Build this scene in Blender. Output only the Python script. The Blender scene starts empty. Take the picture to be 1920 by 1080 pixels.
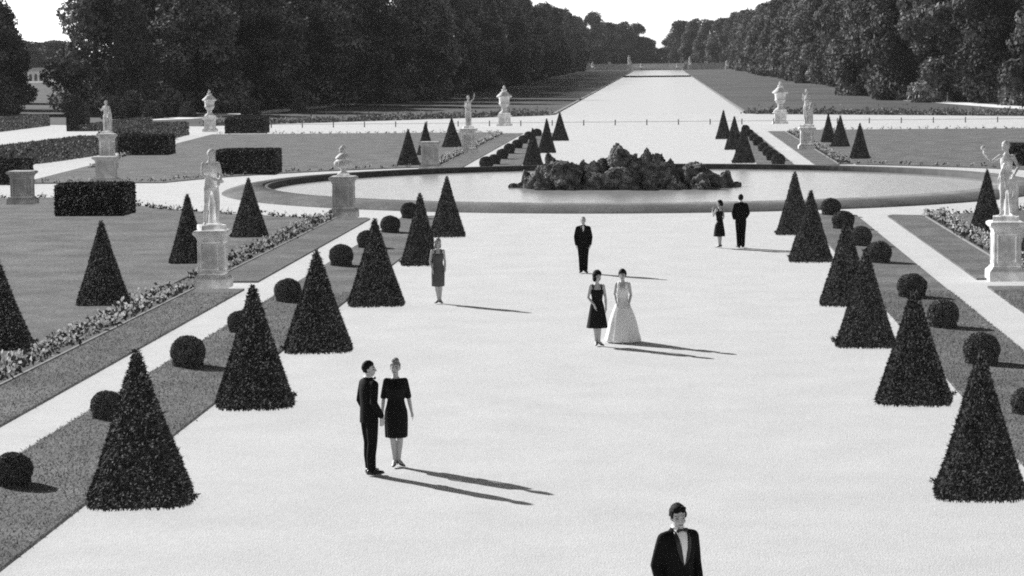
import bpy, bmesh, math, random
import numpy as np
from mathutils import Vector, Matrix, noise
from mathutils.geometry import tessellate_polygon

sc = bpy.context.scene
COL = sc.collection
PI = math.pi

# ------------------------------------------------------------------ camera model
F = 4500.0            # focal length in photo pixels (1920 wide)
HC = 6.5              # eye height above the gravel
VPX, VPY, ROLL = 1240.0, 105.0, 0.0096
_v = Vector(((VPX - 960) / F, (540 - VPY) / F, -1)).normalized()
_w = Vector((1, ROLL, 0)).cross(_v).normalized()
_x = _v.cross(_w)
R3 = Matrix((_x, _v, _w))
AX = -1.4             # x of the garden's central axis
YC = 120.4            # centre of the round pond


def G(px, py, z=0.0):
    d = R3 @ Vector(((px - 960) / F, (540 - py) / F, -1))
    t = (z - HC) / d.z
    return Vector((d.x * t, d.y * t, z))


def scale_at(p):
    c = R3.transposed() @ (Vector(p) - Vector((0, 0, HC)))
    return F / -c.z


cam_d = bpy.data.cameras.new('camera')
cam = bpy.data.objects.new('camera', cam_d)
COL.objects.link(cam)
cam.matrix_world = Matrix.Translation((0, 0, HC)) @ R3.to_4x4()
cam_d.sensor_width = 36
cam_d.lens = F / 1920 * 36
cam_d.clip_start = 0.5
cam_d.clip_end = 12000
sc.camera = cam

# ------------------------------------------------------------------ materials (black and white film: all greys)


def g3(v):
    return (v, v, v, 1)


def mat(name, lo, hi=None, scale=5.0, rough=0.9, bump=0.0, bscale=None, detail=6.0, island=0.0, spec=0.3,
        trans=0.0, big=0.0, bigscale=0.1, stretch=None, tree=False):
    """grey principled material: noise between lo and hi, optional bump, per-leaf variation and a larger mottling"""
    m = bpy.data.materials.new(name)
    m.use_nodes = True
    nt = m.node_tree
    nd, ln = nt.nodes, nt.links
    bs = nd['Principled BSDF']
    bs.inputs['Roughness'].default_value = rough
    bs.inputs['Specular IOR Level'].default_value = spec
    tc = nd.new('ShaderNodeTexCoord')
    co = tc.outputs['Object']
    if stretch:
        mp = nd.new('ShaderNodeMapping')
        mp.inputs['Scale'].default_value = stretch
        ln.new(co, mp.inputs['Vector'])
        co = mp.outputs['Vector']
    nz = nd.new('ShaderNodeTexNoise')
    nz.inputs['Scale'].default_value = scale
    nz.inputs['Detail'].default_value = detail
    nz.inputs['Roughness'].default_value = 0.65
    ln.new(co, nz.inputs['Vector'])
    mr = nd.new('ShaderNodeMapRange')
    mr.inputs['From Min'].default_value = 0.3
    mr.inputs['From Max'].default_value = 0.7
    mr.inputs['To Min'].default_value = lo
    mr.inputs['To Max'].default_value = hi if hi is not None else lo
    ln.new(nz.outputs['Fac'], mr.inputs['Value'])
    val = mr.outputs['Result']

    def times(val, src, a, b):
        r = nd.new('ShaderNodeMapRange')
        r.inputs['To Min'].default_value = a
        r.inputs['To Max'].default_value = b
        ln.new(src, r.inputs['Value'])
        k = nd.new('ShaderNodeMath')
        k.operation = 'MULTIPLY'
        ln.new(val, k.inputs[0])
        ln.new(r.outputs['Result'], k.inputs[1])
        return k.outputs[0]
    if big:
        n2 = nd.new('ShaderNodeTexNoise')
        n2.inputs['Scale'].default_value = bigscale
        n2.inputs['Detail'].default_value = 4
        ln.new(co, n2.inputs['Vector'])
        mm = nd.new('ShaderNodeMapRange')
        mm.inputs['From Min'].default_value = 0.3
        mm.inputs['From Max'].default_value = 0.7
        ln.new(n2.outputs['Fac'], mm.inputs['Value'])
        val = times(val, mm.outputs['Result'], 1 - big, 1 + big)
    if island:
        ge = nd.new('ShaderNodeNewGeometry')
        val = times(val, ge.outputs['Random Per Island'], 1 - island, 1 + island)
        oi = nd.new('ShaderNodeObjectInfo')
        val = times(val, oi.outputs['Random'], 0.65 if tree else 0.85, 1.6 if tree else 1.2)
    cb = nd.new('ShaderNodeCombineColor')
    for i in range(3):
        ln.new(val, cb.inputs[i])
    ln.new(cb.outputs[0], bs.inputs['Base Color'])
    if bump:
        b2 = nd.new('ShaderNodeTexNoise')
        b2.inputs['Scale'].default_value = bscale or scale * 2
        b2.inputs['Detail'].default_value = 5
        ln.new(tc.outputs['Object'], b2.inputs['Vector'])
        bp = nd.new('ShaderNodeBump')
        bp.inputs['Strength'].default_value = bump
        bp.inputs['Distance'].default_value = 0.05
        ln.new(b2.outputs['Fac'], bp.inputs['Height'])
        ln.new(bp.outputs['Normal'], bs.inputs['Normal'])
    if trans:
        tr = nd.new('ShaderNodeBsdfTranslucent')
        ln.new(cb.outputs[0], tr.inputs['Color'])
        mx = nd.new('ShaderNodeMixShader')
        mx.inputs['Fac'].default_value = trans
        ln.new(bs.outputs[0], mx.inputs[1])
        ln.new(tr.outputs[0], mx.inputs[2])
        ln.new(mx.outputs[0], nd['Material Output'].inputs['Surface'])
    return m


def water_mat(name, base, rough, wscale, wstr):
    m = mat(name, base * 0.9, base * 1.1, 0.4, rough, spec=0.6)
    nd, ln = m.node_tree.nodes, m.node_tree.links
    bs = nd['Principled BSDF']
    bs.inputs['IOR'].default_value = 1.33
    tc = nd.new('ShaderNodeTexCoord')
    nz = nd.new('ShaderNodeTexNoise')
    nz.inputs['Scale'].default_value = wscale
    nz.inputs['Detail'].default_value = 3
    ln.new(tc.outputs['Object'], nz.inputs['Vector'])
    bp = nd.new('ShaderNodeBump')
    bp.inputs['Strength'].default_value = wstr
    bp.inputs['Distance'].default_value = 0.1
    ln.new(nz.outputs['Fac'], bp.inputs['Height'])
    ln.new(bp.outputs['Normal'], bs.inputs['Normal'])
    return m


M = dict(
    gravel=mat('gravel', 0.50, 0.60, 11.0, 0.95, bump=0.35, bscale=40, big=0.05, bigscale=0.7, detail=9, spec=0.15),
    path=mat('path_gravel', 0.70, 0.82, 9.0, 0.95, bump=0.25, bscale=30, big=0.05, bigscale=0.3, spec=0.15),
    grass=mat('lawn_grass', 0.10, 0.205, 7.0, 0.95, bump=0.9, bscale=22, big=0.28, bigscale=0.6, detail=9, spec=0.1),
    fargrass=mat('far_grass', 0.07, 0.12, 1.2, 0.95, bump=0.6, bscale=6, big=0.3, bigscale=0.05, detail=8, spec=0.1),
    blade=mat('grass_blade', 0.11, 0.20, 1.3, 0.85, island=0.4, trans=0.15, spec=0.1),
    yew=mat('yew_leaf', 0.020, 0.062, 5.0, 0.8, island=0.65, spec=0.15),
    yewcore=mat('yew_core', 0.010, 0.020, 9.0, 0.95, spec=0.05),
    boxleaf=mat('box_leaf', 0.08, 0.19, 6.0, 0.8, island=0.5, spec=0.15),
    paleleaf=mat('pale_tree_leaf', 0.05, 0.15, 0.5, 0.8, island=0.5, spec=0.15, trans=0.1),
    leaf=mat('tree_leaf', 0.005, 0.20, 0.2, 0.8, detail=1.2, island=0.5, spec=0.15, trans=0.1, tree=True),  # broad noise paints sunlit clumps and shaded depths into the leaf colour
    bark=mat('bark', 0.03, 0.07, 3.0, 0.95, bump=0.5),
    bedleaf=mat('bed_leaf', 0.045, 0.11, 5.0, 0.8, island=0.5),
    petal=mat('petal', 0.38, 0.6, 5.0, 0.8, island=0.3, trans=0.2),
    soil=mat('soil', 0.05, 0.09, 12.0, 0.95, bump=0.5),
    stone=mat('pale_stone', 0.54, 0.80, 5.0, 0.85, bump=0.3, bscale=30, big=0.3, bigscale=1.3, spec=0.2),
    marble=mat('weathered_marble', 0.46, 0.84, 3.0, 0.8, bump=0.3, bscale=40, big=0.4, bigscale=2.2, spec=0.25),
    oldstone=mat('old_stone', 0.32, 0.5, 3.0, 0.9, bump=0.35, bscale=25, big=0.3, bigscale=1.2, spec=0.2),
    rock=mat('tufa_rock', 0.010, 0.34, 1.6, 0.95, bump=1.0, bscale=9, big=0.5, bigscale=0.7, detail=10, spec=0.15),
    kerb=mat('kerb_stone', 0.16, 0.3, 3.0, 0.9, bump=0.3),
    kerbdark=mat('dark_kerb_stone', 0.03, 0.085, 2.0, 0.8, bump=0.3),  # darker stone tone for the pond kerb and weir
    iron=mat('iron', 0.10, 0.16, 10, 0.6),
    suit=mat('black_wool', 0.007, 0.011, 40, 0.9, spec=0.1),
    satin=mat('black_satin', 0.012, 0.016, 20, 0.4, spec=0.4),
    blackdress=mat('black_crepe', 0.008, 0.014, 30, 0.85, spec=0.15),
    lace=mat('black_lace', 0.02, 0.035, 60, 0.9, spec=0.1),
    greydress=mat('grey_silk', 0.06, 0.10, 30, 0.7, spec=0.3),
    shirt=mat('white_shirt', 0.86, 0.9, 20, 0.8),
    gown=mat('white_gown', 0.86, 0.9, 10, 0.8, trans=0.15),
    skin=mat('skin', 0.44, 0.48, 12, 0.6, spec=0.3),
    lips=mat('lips', 0.12, 0.14, 12, 0.5),
    eye=mat('dark_eye', 0.03, 0.04, 12, 0.4),
    brow=mat('eyebrow', 0.07, 0.09, 12, 0.9),
    darkhair=mat('dark_hair', 0.006, 0.014, 60, 0.7, spec=0.12, bump=0.5, bscale=90),
    brownhair=mat('brown_hair', 0.03, 0.06, 60, 0.5, spec=0.35, bump=0.5, bscale=90),
    fairhair=mat('fair_hair', 0.12, 0.34, 50, 0.5, spec=0.35, bump=0.5, bscale=90),
    greyhair=mat('grey_hair', 0.3, 0.4, 50, 0.5, spec=0.35),
    shoe=mat('black_shoe', 0.008, 0.012, 20, 0.35, spec=0.5),
    wall=mat('pale_render', 0.4, 0.5, 1.0, 0.9),
    roof=mat('slate', 0.1, 0.15, 1.0, 0.9),
    glass=mat('dark_window', 0.03, 0.04, 1.0, 0.3, spec=0.5),
    water=water_mat('pond_water', 0.27, 0.25, 1.6, 0.6),
    canal=water_mat('canal_water', 0.2, 0.25, 0.8, 0.7),
)

# ------------------------------------------------------------------ object helpers
BLOCK = bpy.data.collections.new('sun_shadow_casters')


def tag(o, label=None, cat=None, group=None, kind=None):
    if label:
        o['label'] = label
    if cat:
        o['category'] = cat
    if group:
        o['group'] = group
    if kind:
        o['kind'] = kind
    return o


def link(name, me, parent=None, shadow=False):
    o = bpy.data.objects.new(name, me)
    COL.objects.link(o)
    if parent:
        o.parent = parent
    if shadow:
        BLOCK.objects.link(o)
    return o


def empty(name, loc=(0, 0, 0), rz=0.0):
    o = bpy.data.objects.new(name, None)
    COL.objects.link(o)
    o.empty_display_size = 0.3
    o.location = loc
    o.rotation_euler = (0, 0, rz)
    return o


class MB:
    """collects closed shapes; build() links them as one mesh"""

    def __init__(s):
        s.V, s.F, s.I = [], [], []

    def add(s, V, Fc, mi=0):
        n = len(s.V)
        s.V += [tuple(v) for v in V]
        s.F += [tuple(i + n for i in f) for f in Fc]
        s.I += [mi] * len(Fc)

    def box(s, x0, x1, y0, y1, z0, z1, bev=0.0, mi=0):
        if bev <= 0:
            V = [(x0, y0, z0), (x1, y0, z0), (x1, y1, z0), (x0, y1, z0), (x0, y0, z1), (x1, y0, z1), (x1, y1, z1), (x0, y1, z1)]
            s.add(V, [(3, 2, 1, 0), (4, 5, 6, 7), (0, 1, 5, 4), (1, 2, 6, 5), (2, 3, 7, 6), (3, 0, 4, 7)], mi)
            return
        bm = bmesh.new()
        bmesh.ops.create_cube(bm, size=1)
        for v in bm.verts:
            v.co = Vector(((x0 + x1) / 2 + v.co.x * (x1 - x0), (y0 + y1) / 2 + v.co.y * (y1 - y0), (z0 + z1) / 2 + v.co.z * (z1 - z0)))
        bmesh.ops.bevel(bm, geom=list(bm.edges), offset=bev, segments=2, profile=0.5, affect='EDGES')
        bm.verts.index_update()
        s.add([v.co[:] for v in bm.verts], [[v.index for v in f.verts] for f in bm.faces], mi)
        bm.free()

    def rings(s, rings, mi=0, cap=True):
        """list of equally long point loops (counter-clockwise seen from the end of the stack)"""
        n = len(rings[0])
        V = [p for r in rings for p in r]
        Fc = []
        for k in range(len(rings) - 1):
            for i in range(n):
                j = (i + 1) % n
                Fc.append((k * n + i, k * n + j, (k + 1) * n + j, (k + 1) * n + i))
        if cap:
            Fc.append(tuple(range(n - 1, -1, -1)))
            Fc.append(tuple((len(rings) - 1) * n + i for i in range(n)))
        s.add(V, Fc, mi)

    def loft(s, spec, seg=24, mi=0, fold=None):
        """spec: (cx, cy, z, rx, ry); fold(theta, t)->radial factor"""
        rr = []
        for k, (cx, cy, z, rx, ry) in enumerate(spec):
            t = k / (len(spec) - 1)
            ring = []
            for i in range(seg):
                a = 2 * PI * i / seg
                f = fold(a, t) if fold else 1.0
                ring.append((cx + rx * f * math.cos(a), cy + ry * f * math.sin(a), z))
            rr.append(ring)
        s.rings(rr, mi)

    def lathe(s, prof, seg=28, cx=0, cy=0, mi=0):
        s.loft([(cx, cy, z, max(r, 1e-3), max(r, 1e-3)) for r, z in prof], seg, mi)

    def tube(s, pts, rad, seg=12, mi=0, mtx=None):
        pts = [Vector(p) for p in pts]
        if mtx:
            pts = [mtx @ p for p in pts]
        # rounded ends
        d0 = (pts[1] - pts[0]).normalized()
        d1 = (pts[-1] - pts[-2]).normalized()
        P, Rr = [], []
        for a in (0.95, 0.7, 0.35):
            P.append(pts[0] - d0 * rad[0] * a)
            Rr.append(rad[0] * math.sqrt(1 - a * a))
        P += pts
        Rr += list(rad)
        for a in (0.35, 0.7, 0.95):
            P.append(pts[-1] + d1 * rad[-1] * a)
            Rr.append(rad[-1] * math.sqrt(1 - a * a))
        up = Vector((0, 1, 0)) if abs(d0.y) < 0.8 else Vector((1, 0, 0))
        rr = []
        for k, p in enumerate(P):
            d = (P[min(k + 1, len(P) - 1)] - P[max(k - 1, 0)]).normalized()
            u = (up - d * up.dot(d)).normalized()
            w = d.cross(u)
            up = u
            rr.append([p + (u * math.cos(2 * PI * i / seg) + w * math.sin(2 * PI * i / seg)) * Rr[k] for i in range(seg)])
        s.rings(rr, mi)

    def ell(s, c, r, seg=16, mtx=None, mi=0, deform=None):
        c = Vector(c)
        rr = []
        nl = max(6, seg * 2 // 3)
        for k in range(nl + 1):
            ph = -PI / 2 + PI * (k + 0.02) / (nl + 0.04)
            ring = []
            for i in range(seg):
                a = 2 * PI * i / seg
                d = Vector((r[0] * math.cos(ph) * math.cos(a), r[1] * math.cos(ph) * math.sin(a), r[2] * math.sin(ph)))
                p = c + d
                if deform:
                    p = deform(p)
                if mtx:
                    p = mtx @ p
                ring.append(p)
            rr.append(ring)
        s.rings(rr, mi)

    def mesh(s, name, mats, smooth=True):
        me = bpy.data.meshes.new(name)
        me.from_pydata(s.V, [], s.F)
        for m in (mats if isinstance(mats, (list, tuple)) else [mats]):
            me.materials.append(m)
        me.polygons.foreach_set('material_index', s.I)
        if smooth:
            me.polygons.foreach_set('use_smooth', [True] * len(me.polygons))
        me.update()
        return me

    def build(s, name, mats, parent=None, smooth=True, shadow=False):
        return link(name, s.mesh(name, mats, smooth), parent, shadow)


def remeshed(mb, name, mats, voxel, smooth=2, factor=0.5):
    """fuse the overlapping closed shapes of mb into one continuous skin"""
    src = mb.mesh(name + '_src', mats)
    o = bpy.data.objects.new('tmp', src)
    COL.objects.link(o)
    r = o.modifiers.new('r', 'REMESH')
    r.mode = 'VOXEL'
    r.voxel_size = voxel
    if smooth:
        q = o.modifiers.new('s', 'SMOOTH')
        q.iterations = smooth
        q.factor = factor
    dg = bpy.context.evaluated_depsgraph_get()
    me = bpy.data.meshes.new_from_object(o.evaluated_get(dg))
    me.name = name
    bpy.data.objects.remove(o)
    bpy.data.meshes.remove(src)
    me.materials.clear()
    for m in (mats if isinstance(mats, (list, tuple)) else [mats]):
        me.materials.append(m)
    me.polygons.foreach_set('use_smooth', [True] * len(me.polygons))
    return me


def np_mesh(name, V, Q, mats, idx=None, smooth=False):
    me = bpy.data.meshes.new(name)
    V = np.asarray(V, dtype=np.float32)
    Q = np.asarray(Q, dtype=np.int32)
    me.vertices.add(len(V))
    me.vertices.foreach_set('co', V.ravel())
    me.loops.add(Q.size)
    me.loops.foreach_set('vertex_index', Q.ravel())
    me.polygons.add(len(Q))
    me.polygons.foreach_set('loop_start', np.arange(0, Q.size, 4, dtype=np.int32))
    for m in mats:
        me.materials.append(m)
    if idx is not None:
        me.polygons.foreach_set('material_index', np.asarray(idx, dtype=np.int32))
    if smooth:
        me.polygons.foreach_set('use_smooth', np.ones(len(Q), dtype=bool))
    me.update(calc_edges=True)
    me.validate()
    return me


def unit(a):
    return a / np.maximum(np.linalg.norm(a, axis=1, keepdims=True), 1e-9)


def leaves(P, N, rng, L, W, out=0.7, rand=0.8, down=0.0, lvar=0.4, flat=0.0):
    """kite-shaped leaves at points P leaning off the normals N"""
    n = len(P)
    d = unit(N * out + rng.normal(size=(n, 3)) * rand * 0.6 + np.array([0, 0, -down]))
    sd = unit(np.cross(d, rng.normal(size=(n, 3))))
    if flat:      # blades lie shingled on the surface, facing outwards
        nn = unit(N + rng.normal(size=(n, 3)) * flat)
        d = unit(d - nn * (d * nn).sum(1, keepdims=True) * 0.9)
        sd = unit(np.cross(nn, d))
        P = P + N * L * 0.16
    l = (L * (1 + lvar * rng.uniform(-1, 1, n)))[:, None]
    w = (W * (1 + lvar * rng.uniform(-1, 1, n)))[:, None]
    V = np.stack([P - d * l * 0.25, P + d * l * 0.3 + sd * w * 0.5, P + d * l * 0.75, P + d * l * 0.3 - sd * w * 0.5], 1).reshape(-1, 3)
    Q = np.arange(4 * n).reshape(n, 4)
    return V, Q


def merge(parts):
    """[(V, Q, material index)] -> V, Q, idx"""
    Vs, Qs, Is, n = [], [], [], 0
    for V, Q, mi in parts:
        Vs.append(np.asarray(V, float))
        Qs.append(np.asarray(Q) + n)
        Is.append(np.full(len(Q), mi))
        n += len(V)
    return np.concatenate(Vs), np.concatenate(Qs), np.concatenate(Is)


def grid_quads(nr, ns):
    """closed rings nr x ns -> quads"""
    q = []
    for k in range(nr - 1):
        for i in range(ns):
            j = (i + 1) % ns
            q.append((k * ns + i, k * ns + j, (k + 1) * ns + j, (k + 1) * ns + i))
    return np.array(q)


def on_quads(V, Q, n, rng):
    """random points and normals on a quad surface"""
    A, B, C, D = (V[Q[:, i]] for i in range(4))
    nn = np.cross(C - A, D - B)
    ar = np.linalg.norm(nn, axis=1)
    k = rng.choice(len(Q), n, p=ar / ar.sum())
    s, t = rng.random((n, 1)), rng.random((n, 1))
    P = (A[k] * (1 - s) + B[k] * s) * (1 - t) + (D[k] * (1 - s) + C[k] * s) * t
    return P, unit(nn[k])


def sheet(name, poly, z0, z1, m, label=None):
    """flat ground patch with real edges; poly = [(x, y)]"""
    n = len(poly)
    V = [(x, y, z1) for x, y in poly] + [(x, y, z0) for x, y in poly]
    ar = sum(poly[i][0] * poly[(i + 1) % n][1] - poly[(i + 1) % n][0] * poly[i][1] for i in range(n))
    Fc = []
    for t in tessellate_polygon([[Vector((x, y, 0)) for x, y in poly]]):
        a, b, c = t
        pa, pb, pc = poly[a], poly[b], poly[c]
        if (pb[0] - pa[0]) * (pc[1] - pa[1]) - (pb[1] - pa[1]) * (pc[0] - pa[0]) < 0:
            t = (a, c, b)
        Fc.append(tuple(t))
    if z1 > z0:
        for i in range(n):
            j = (i + 1) % n
            Fc.append((n + i, n + j, j, i) if ar > 0 else (i, j, n + j, n + i))
    else:
        V = V[:n]
    me = bpy.data.meshes.new(name)
    me.from_pydata(V, [], Fc)
    me.materials.append(m)
    o = link(name, me)
    o['kind'] = 'structure'
    return o


ORD = ['nearest', 'second', 'third', 'fourth', 'fifth', 'sixth', 'seventh', 'eighth', 'ninth', 'tenth', 'eleventh', 'twelfth',
       'thirteenth', 'fourteenth', 'fifteenth', 'sixteenth', 'seventeenth', 'eighteenth', 'nineteenth', 'twentieth']
# ------------------------------------------------------------------ ground, gravel, lawns, water
def U(u):
    return AX + u


def arc(r, a0, a1, n=24):
    """points on a circle round the pond centre; angles in degrees, 0 = +x"""
    return [(AX + r * math.cos(math.radians(a0 + (a1 - a0) * i / n)), YC + r * math.sin(math.radians(a0 + (a1 - a0) * i / n))) for i in range(n + 1)]


RL = 26.0             # lawns stop on this circle round the pond


def acos_d(v):
    return math.degrees(math.acos(v))


sheet('ground', [(-3000, -60), (3000, -60), (3000, 7000), (-3000, 7000)], 0, -0.06, M['fargrass'])
# gravel of the whole parterre and the cross walk beyond it
sheet('gravel_court', [(U(-75), -20), (U(75), -20), (U(75), 209), (U(95), 211), (U(95), 232), (U(58), 238), (U(12), 268), (U(10.7), 272),
                       (U(-10.7), 272), (U(-12), 268), (U(-44), 236), (U(-62), 246), (U(-110), 262), (U(-110), 214), (U(-75), 209)], 0, -0.02, M['gravel'])
GZ = -0.02


def lawn(name, poly, z=0.035):
    return sheet(name, poly, GZ, z, M['grass'])


for sgn in (-1, 1):
    def S(poly):
        p = [(AX + sgn * (x - AX), y) for x, y in poly]
        return p if sgn > 0 else p[::-1]
    # strip under the box balls, grass verge, big lawn; front then back of the pond (right-hand coordinates, mirrored for the left)
    yb = [15, 98.2]
    lawn('lawn_strip', S([(U(7.1), yb[0]), (U(9.25), yb[0]), (U(9.25), 97.6), (U(8.6), 98.4), (U(7.1), 98.8)]))
    lawn('lawn_strip', S([(U(10.45), 15), (U(11.85), 15), (U(11.85), 67.3), (U(10.45), 67.3)]))
    lawn('lawn_strip', S([(U(10.45), 69.6), (U(11.85), 69.6), (U(11.85), 97.2), (U(10.7), 97.6), (U(10.45), 97.0)]))
    a = acos_d(12.85 / RL)
    lawn('lawn', S([(U(12.85), 15), (U(62), 15), (U(62), 113.3)] + arc(RL, -acos_d((RL ** 2 - 7.1 ** 2) ** .5 / RL), -a) ))
    lawn('lawn', S([(U(12.85), 209)] + arc(RL, a, acos_d((RL ** 2 - 6.6 ** 2) ** .5 / RL)) + [(U(33), 127), (U(38), 209)]) if sgn < 0 else
         S([(U(12.85), 209)] + arc(RL, a, acos_d((RL ** 2 - 6.6 ** 2) ** .5 / RL)) + [(U(62), 127), (U(62), 209)]))
    lawn('lawn_strip', S([(U(7.1), 142.3), (U(9.25), 141.5), (U(9.25), 206), (U(7.1), 206)]))
    lawn('lawn_strip', S([(U(10.45), 141.6), (U(11.85), 142.2), (U(11.85), 206), (U(10.45), 206)]))
    for y0, y1 in ((15, 97.6), (143.6, 206)):
        sheet('soil_bed', S([(U(11.92), y0), (U(12.78), y0), (U(12.78), y1), (U(11.92), y1)]), GZ, 0.02, M['soil'])

# woodland paths
sheet('path', [(-57.5, 262), (-53, 268), (-47.5, 300), (-42.6, 372), (-41.2, 392), (-44.6, 392), (-47, 372), (-51.5, 300), (-56.5, 272)], 0, -0.03, M['path'])
sheet('path', [(33.2, 345), (36.5, 322), (40, 292), (46, 265), (50, 268), (44, 296), (40, 326), (35.0, 346)], 0, -0.03, M['path'])
sheet('path', [(-330, 800), (-150, 760), (-150, 785), (-330, 840)], 0, -0.03, M['path'])

# canal: one long sheet of water, kerbs, weir
cw = sheet('canal_water', [(U(-10.7), 272), (U(10.7), 272), (U(10.7), 1120), (U(-10.7), 1120)], 0, -0.025, M['canal'])
for s in (-1, 1):
    k = MB()
    x0, x1 = sorted((U(s * 10.65), U(s * 11.05)))
    k.box(x0, x1, 272, 1120, -0.1, 0.12, 0)
    k.build('canal_kerb', M['kerb'], smooth=False)['kind'] = 'structure'
k = MB()
k.box(U(-10.6), U(10.6), 752, 756, -0.1, 0.42)
k.box(U(-10.6), U(10.6), 751.6, 752, -0.1, 0.20)
k.build('weir', M['kerbdark'], smooth=False)
tag(bpy.data.objects['weir'], 'low dark stone weir crossing the far end of the canal', 'weir')

# pond: grassy ring bank, stone kerb, water
V, Q = [], []
prof = [(20.55, -0.03), (20.4, 0.05), (19.9, 0.20), (19.5, 0.27), (18.42, 0.31), (18.4, -0.2)]
ns = 160
for r, z in prof:
    for i in range(ns):
        an = 2 * PI * i / ns
        V.append((AX + r * math.cos(an), YC + r * math.sin(an), z))
me = np_mesh('pond_bank', V, grid_quads(len(prof), ns), [M['grass']], smooth=True)
tag(link('pond_bank', me, shadow=True), kind='structure')
V = []
prof = [(18.4, -0.5), (18.4, 0.295), (18.39, 0.30), (18.27, 0.30), (18.25, 0.28), (18.25, -0.5)]
for r, z in prof:
    for i in range(ns):
        an = 2 * PI * i / ns
        V.append((AX + r * math.cos(an), YC + r * math.sin(an), z))
me = np_mesh('pond_kerb', V, grid_quads(len(prof), ns), [M['kerbdark']], smooth=False)
tag(link('pond_kerb', me), kind='structure')
sheet('pond_water', arc(18.26, 0, 360, 120)[:-1], 0.08, 0.02, M['water'])

# ------------------------------------------------------------------ clipped yew pyramids
HP = 2.22


def se(a, p=5.0):
    c, s = abs(math.cos(a)), abs(math.sin(a))
    return 1.0 / (c ** p + s ** p) ** (1 / p)


def pyramid_mesh(seed, n=27000):
    rng = np.random.default_rng(seed)
    random.seed(seed)
    ns = 40
    prof = [(0.0, .735), (.06, .745), (.16, .70), (.35, .625), (.6, .535), (.9, .43), (1.2, .325), (1.5, .225), (1.8, .13), (2.0, .070), (2.13, .034), (2.2, .006)]
    off = Vector((seed * 7.3, 0, 0))
    V = []
    for z, r in prof:
        for i in range(ns):
            a = 2 * PI * i / ns
            rr = r * se(a) * 0.985
            p = Vector((rr * math.cos(a), rr * math.sin(a), z))
            f = 1 + 0.05 * noise.noise(p * 2.3 + off) + 0.045 * noise.noise(p * 6 + off)
            lean = Vector((0.02 * noise.noise(Vector((z, seed, 0))), 0, 0))
            V.append((p.x * f + lean.x, p.y * f, max(0, z)))
    V = np.array(V)
    Q = grid_quads(len(prof), ns)
    P, N = on_quads(V, Q, n, rng)
    L1, q1 = leaves(P, N, rng, 0.085, 0.022, out=0.45, rand=1.0, down=0.25, flat=0.8)
    Ps, Ns = on_quads(V, Q, 2600, rng)
    L3, q3 = leaves(Ps, Ns, rng, 0.13, 0.018, out=0.38, rand=0.9, down=0.5, flat=0.5)
    # straggling twigs at the foot
    m = 450
    an = rng.uniform(0, 2 * PI, m)
    sr = np.array([se(a) for a in an])
    rad = .73 * sr + rng.exponential(0.012, m)
    Pt = np.stack([rad * np.cos(an), rad * np.sin(an), rng.uniform(0.0, 0.10, m)], 1)
    Nt = np.stack([np.cos(an), np.sin(an), np.full(m, -0.1)], 1)
    L2, q2 = leaves(Pt, Nt, rng, 0.075, 0.018, out=0.7, rand=0.8)
    parts = [(V, Q, 0), (L1, q1, 1), (L2, q2, 1), (L3, q3, 1)]
    for k in range(2):      # one or two stray low shoots
        a = rng.uniform(0, 2 * PI)
        t = rng.uniform(0, 1, 70)
        rr = .74 * se(a) + t * rng.uniform(.10, .2)
        Ps = np.stack([rr * math.cos(a), rr * math.sin(a), 0.05 + 0.05 * t + rng.normal(size=70) * .012], 1)
        Ps[:, :2] += rng.normal(size=(70, 2)) * 0.02
        Ns = np.tile(np.array([[math.cos(a), math.sin(a), 0.1]]), (70, 1))
        l, q = leaves(Ps, Ns, rng, 0.07, 0.022, out=0.6, rand=0.9)
        parts.append((l, q, 1))
    v, q, i = merge(parts)
    return np_mesh('yew_pyramid', v, q, [M['yewcore'], M['yew']], i)


PYR = [pyramid_mesh(s) for s in range(1, 6)]


def pyramid(k, xl, xr, yb, ytop, label, group, rz):
    c = G((xl + xr) / 2, yb)
    s = scale_at(c)
    w = (xr - xl) / s
    h = (yb - ytop) / s
    c *= (c.y + 0.62) / c.y
    o = link('yew_pyramid', PYR[k % len(PYR)])
    o.location = (c.x, c.y, 0.02)
    o.scale = (w / 1.56, w / 1.56, h / HP)
    o.rotation_euler = (0, 0, rz + (k % 4) * PI / 2)
    tag(o, label, 'topiary', group)
    return o


rows = [
    ('left row beside the gravel', 'yew pyramids lining the central gravel', 0.16,
     [(165, 362, 953, 666), (405, 552, 768, 540), (533, 660, 662, 474), (653, 757, 575, 413), (752, 826, 499, 364), (806, 872, 445, 333)]),
    ('right row beside the gravel', 'yew pyramids lining the central gravel', -0.12,
     [(1752, 1922, 941, 665), (1642, 1784, 761, 545), (1568, 1678, 653, 470), (1538, 1634, 575, 415), (1480, 1560, 492, 360), (1456, 1524, 441, 324)]),
    ('outer row on the left lawn', 'yew pyramids standing in the outer lawns', 0.16,
     [(-78, 60, 660, 466), (145, 243, 576, 417), (318, 390, 497, 366), (433, 503, 447, 336)]),
    ('outer row on the right lawn', 'yew pyramids standing in the outer lawns', -0.12,
     [(1908, 1990, 492, 362), (1818, 1882, 437, 320)]),
    ('lawn group left beyond the pond', 'small yew pyramids beyond the pond', 0.1,
     [(745, 787, 311, 243), (782, 815, 292, 230), (829, 866, 277, 222)]),
    ('gravel-side group left beyond the pond', 'small yew pyramids beyond the pond', 0.1,
     [(981, 1018, 311, 241), (1009, 1042, 287, 223), (1034, 1066, 264, 211)]),
    ('gravel-side group right beyond the pond', 'small yew pyramids beyond the pond', -0.1,
     [(1373, 1415, 306, 235), (1359, 1395, 281, 219), (1342, 1371, 261, 207)]),
    ('lawn group right beyond the pond', 'small yew pyramids beyond the pond', -0.1,
     [(1593, 1631, 299, 232), (1558, 1593, 276, 217), (1539, 1567, 268, 213)]),
]
kk = 0
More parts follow.
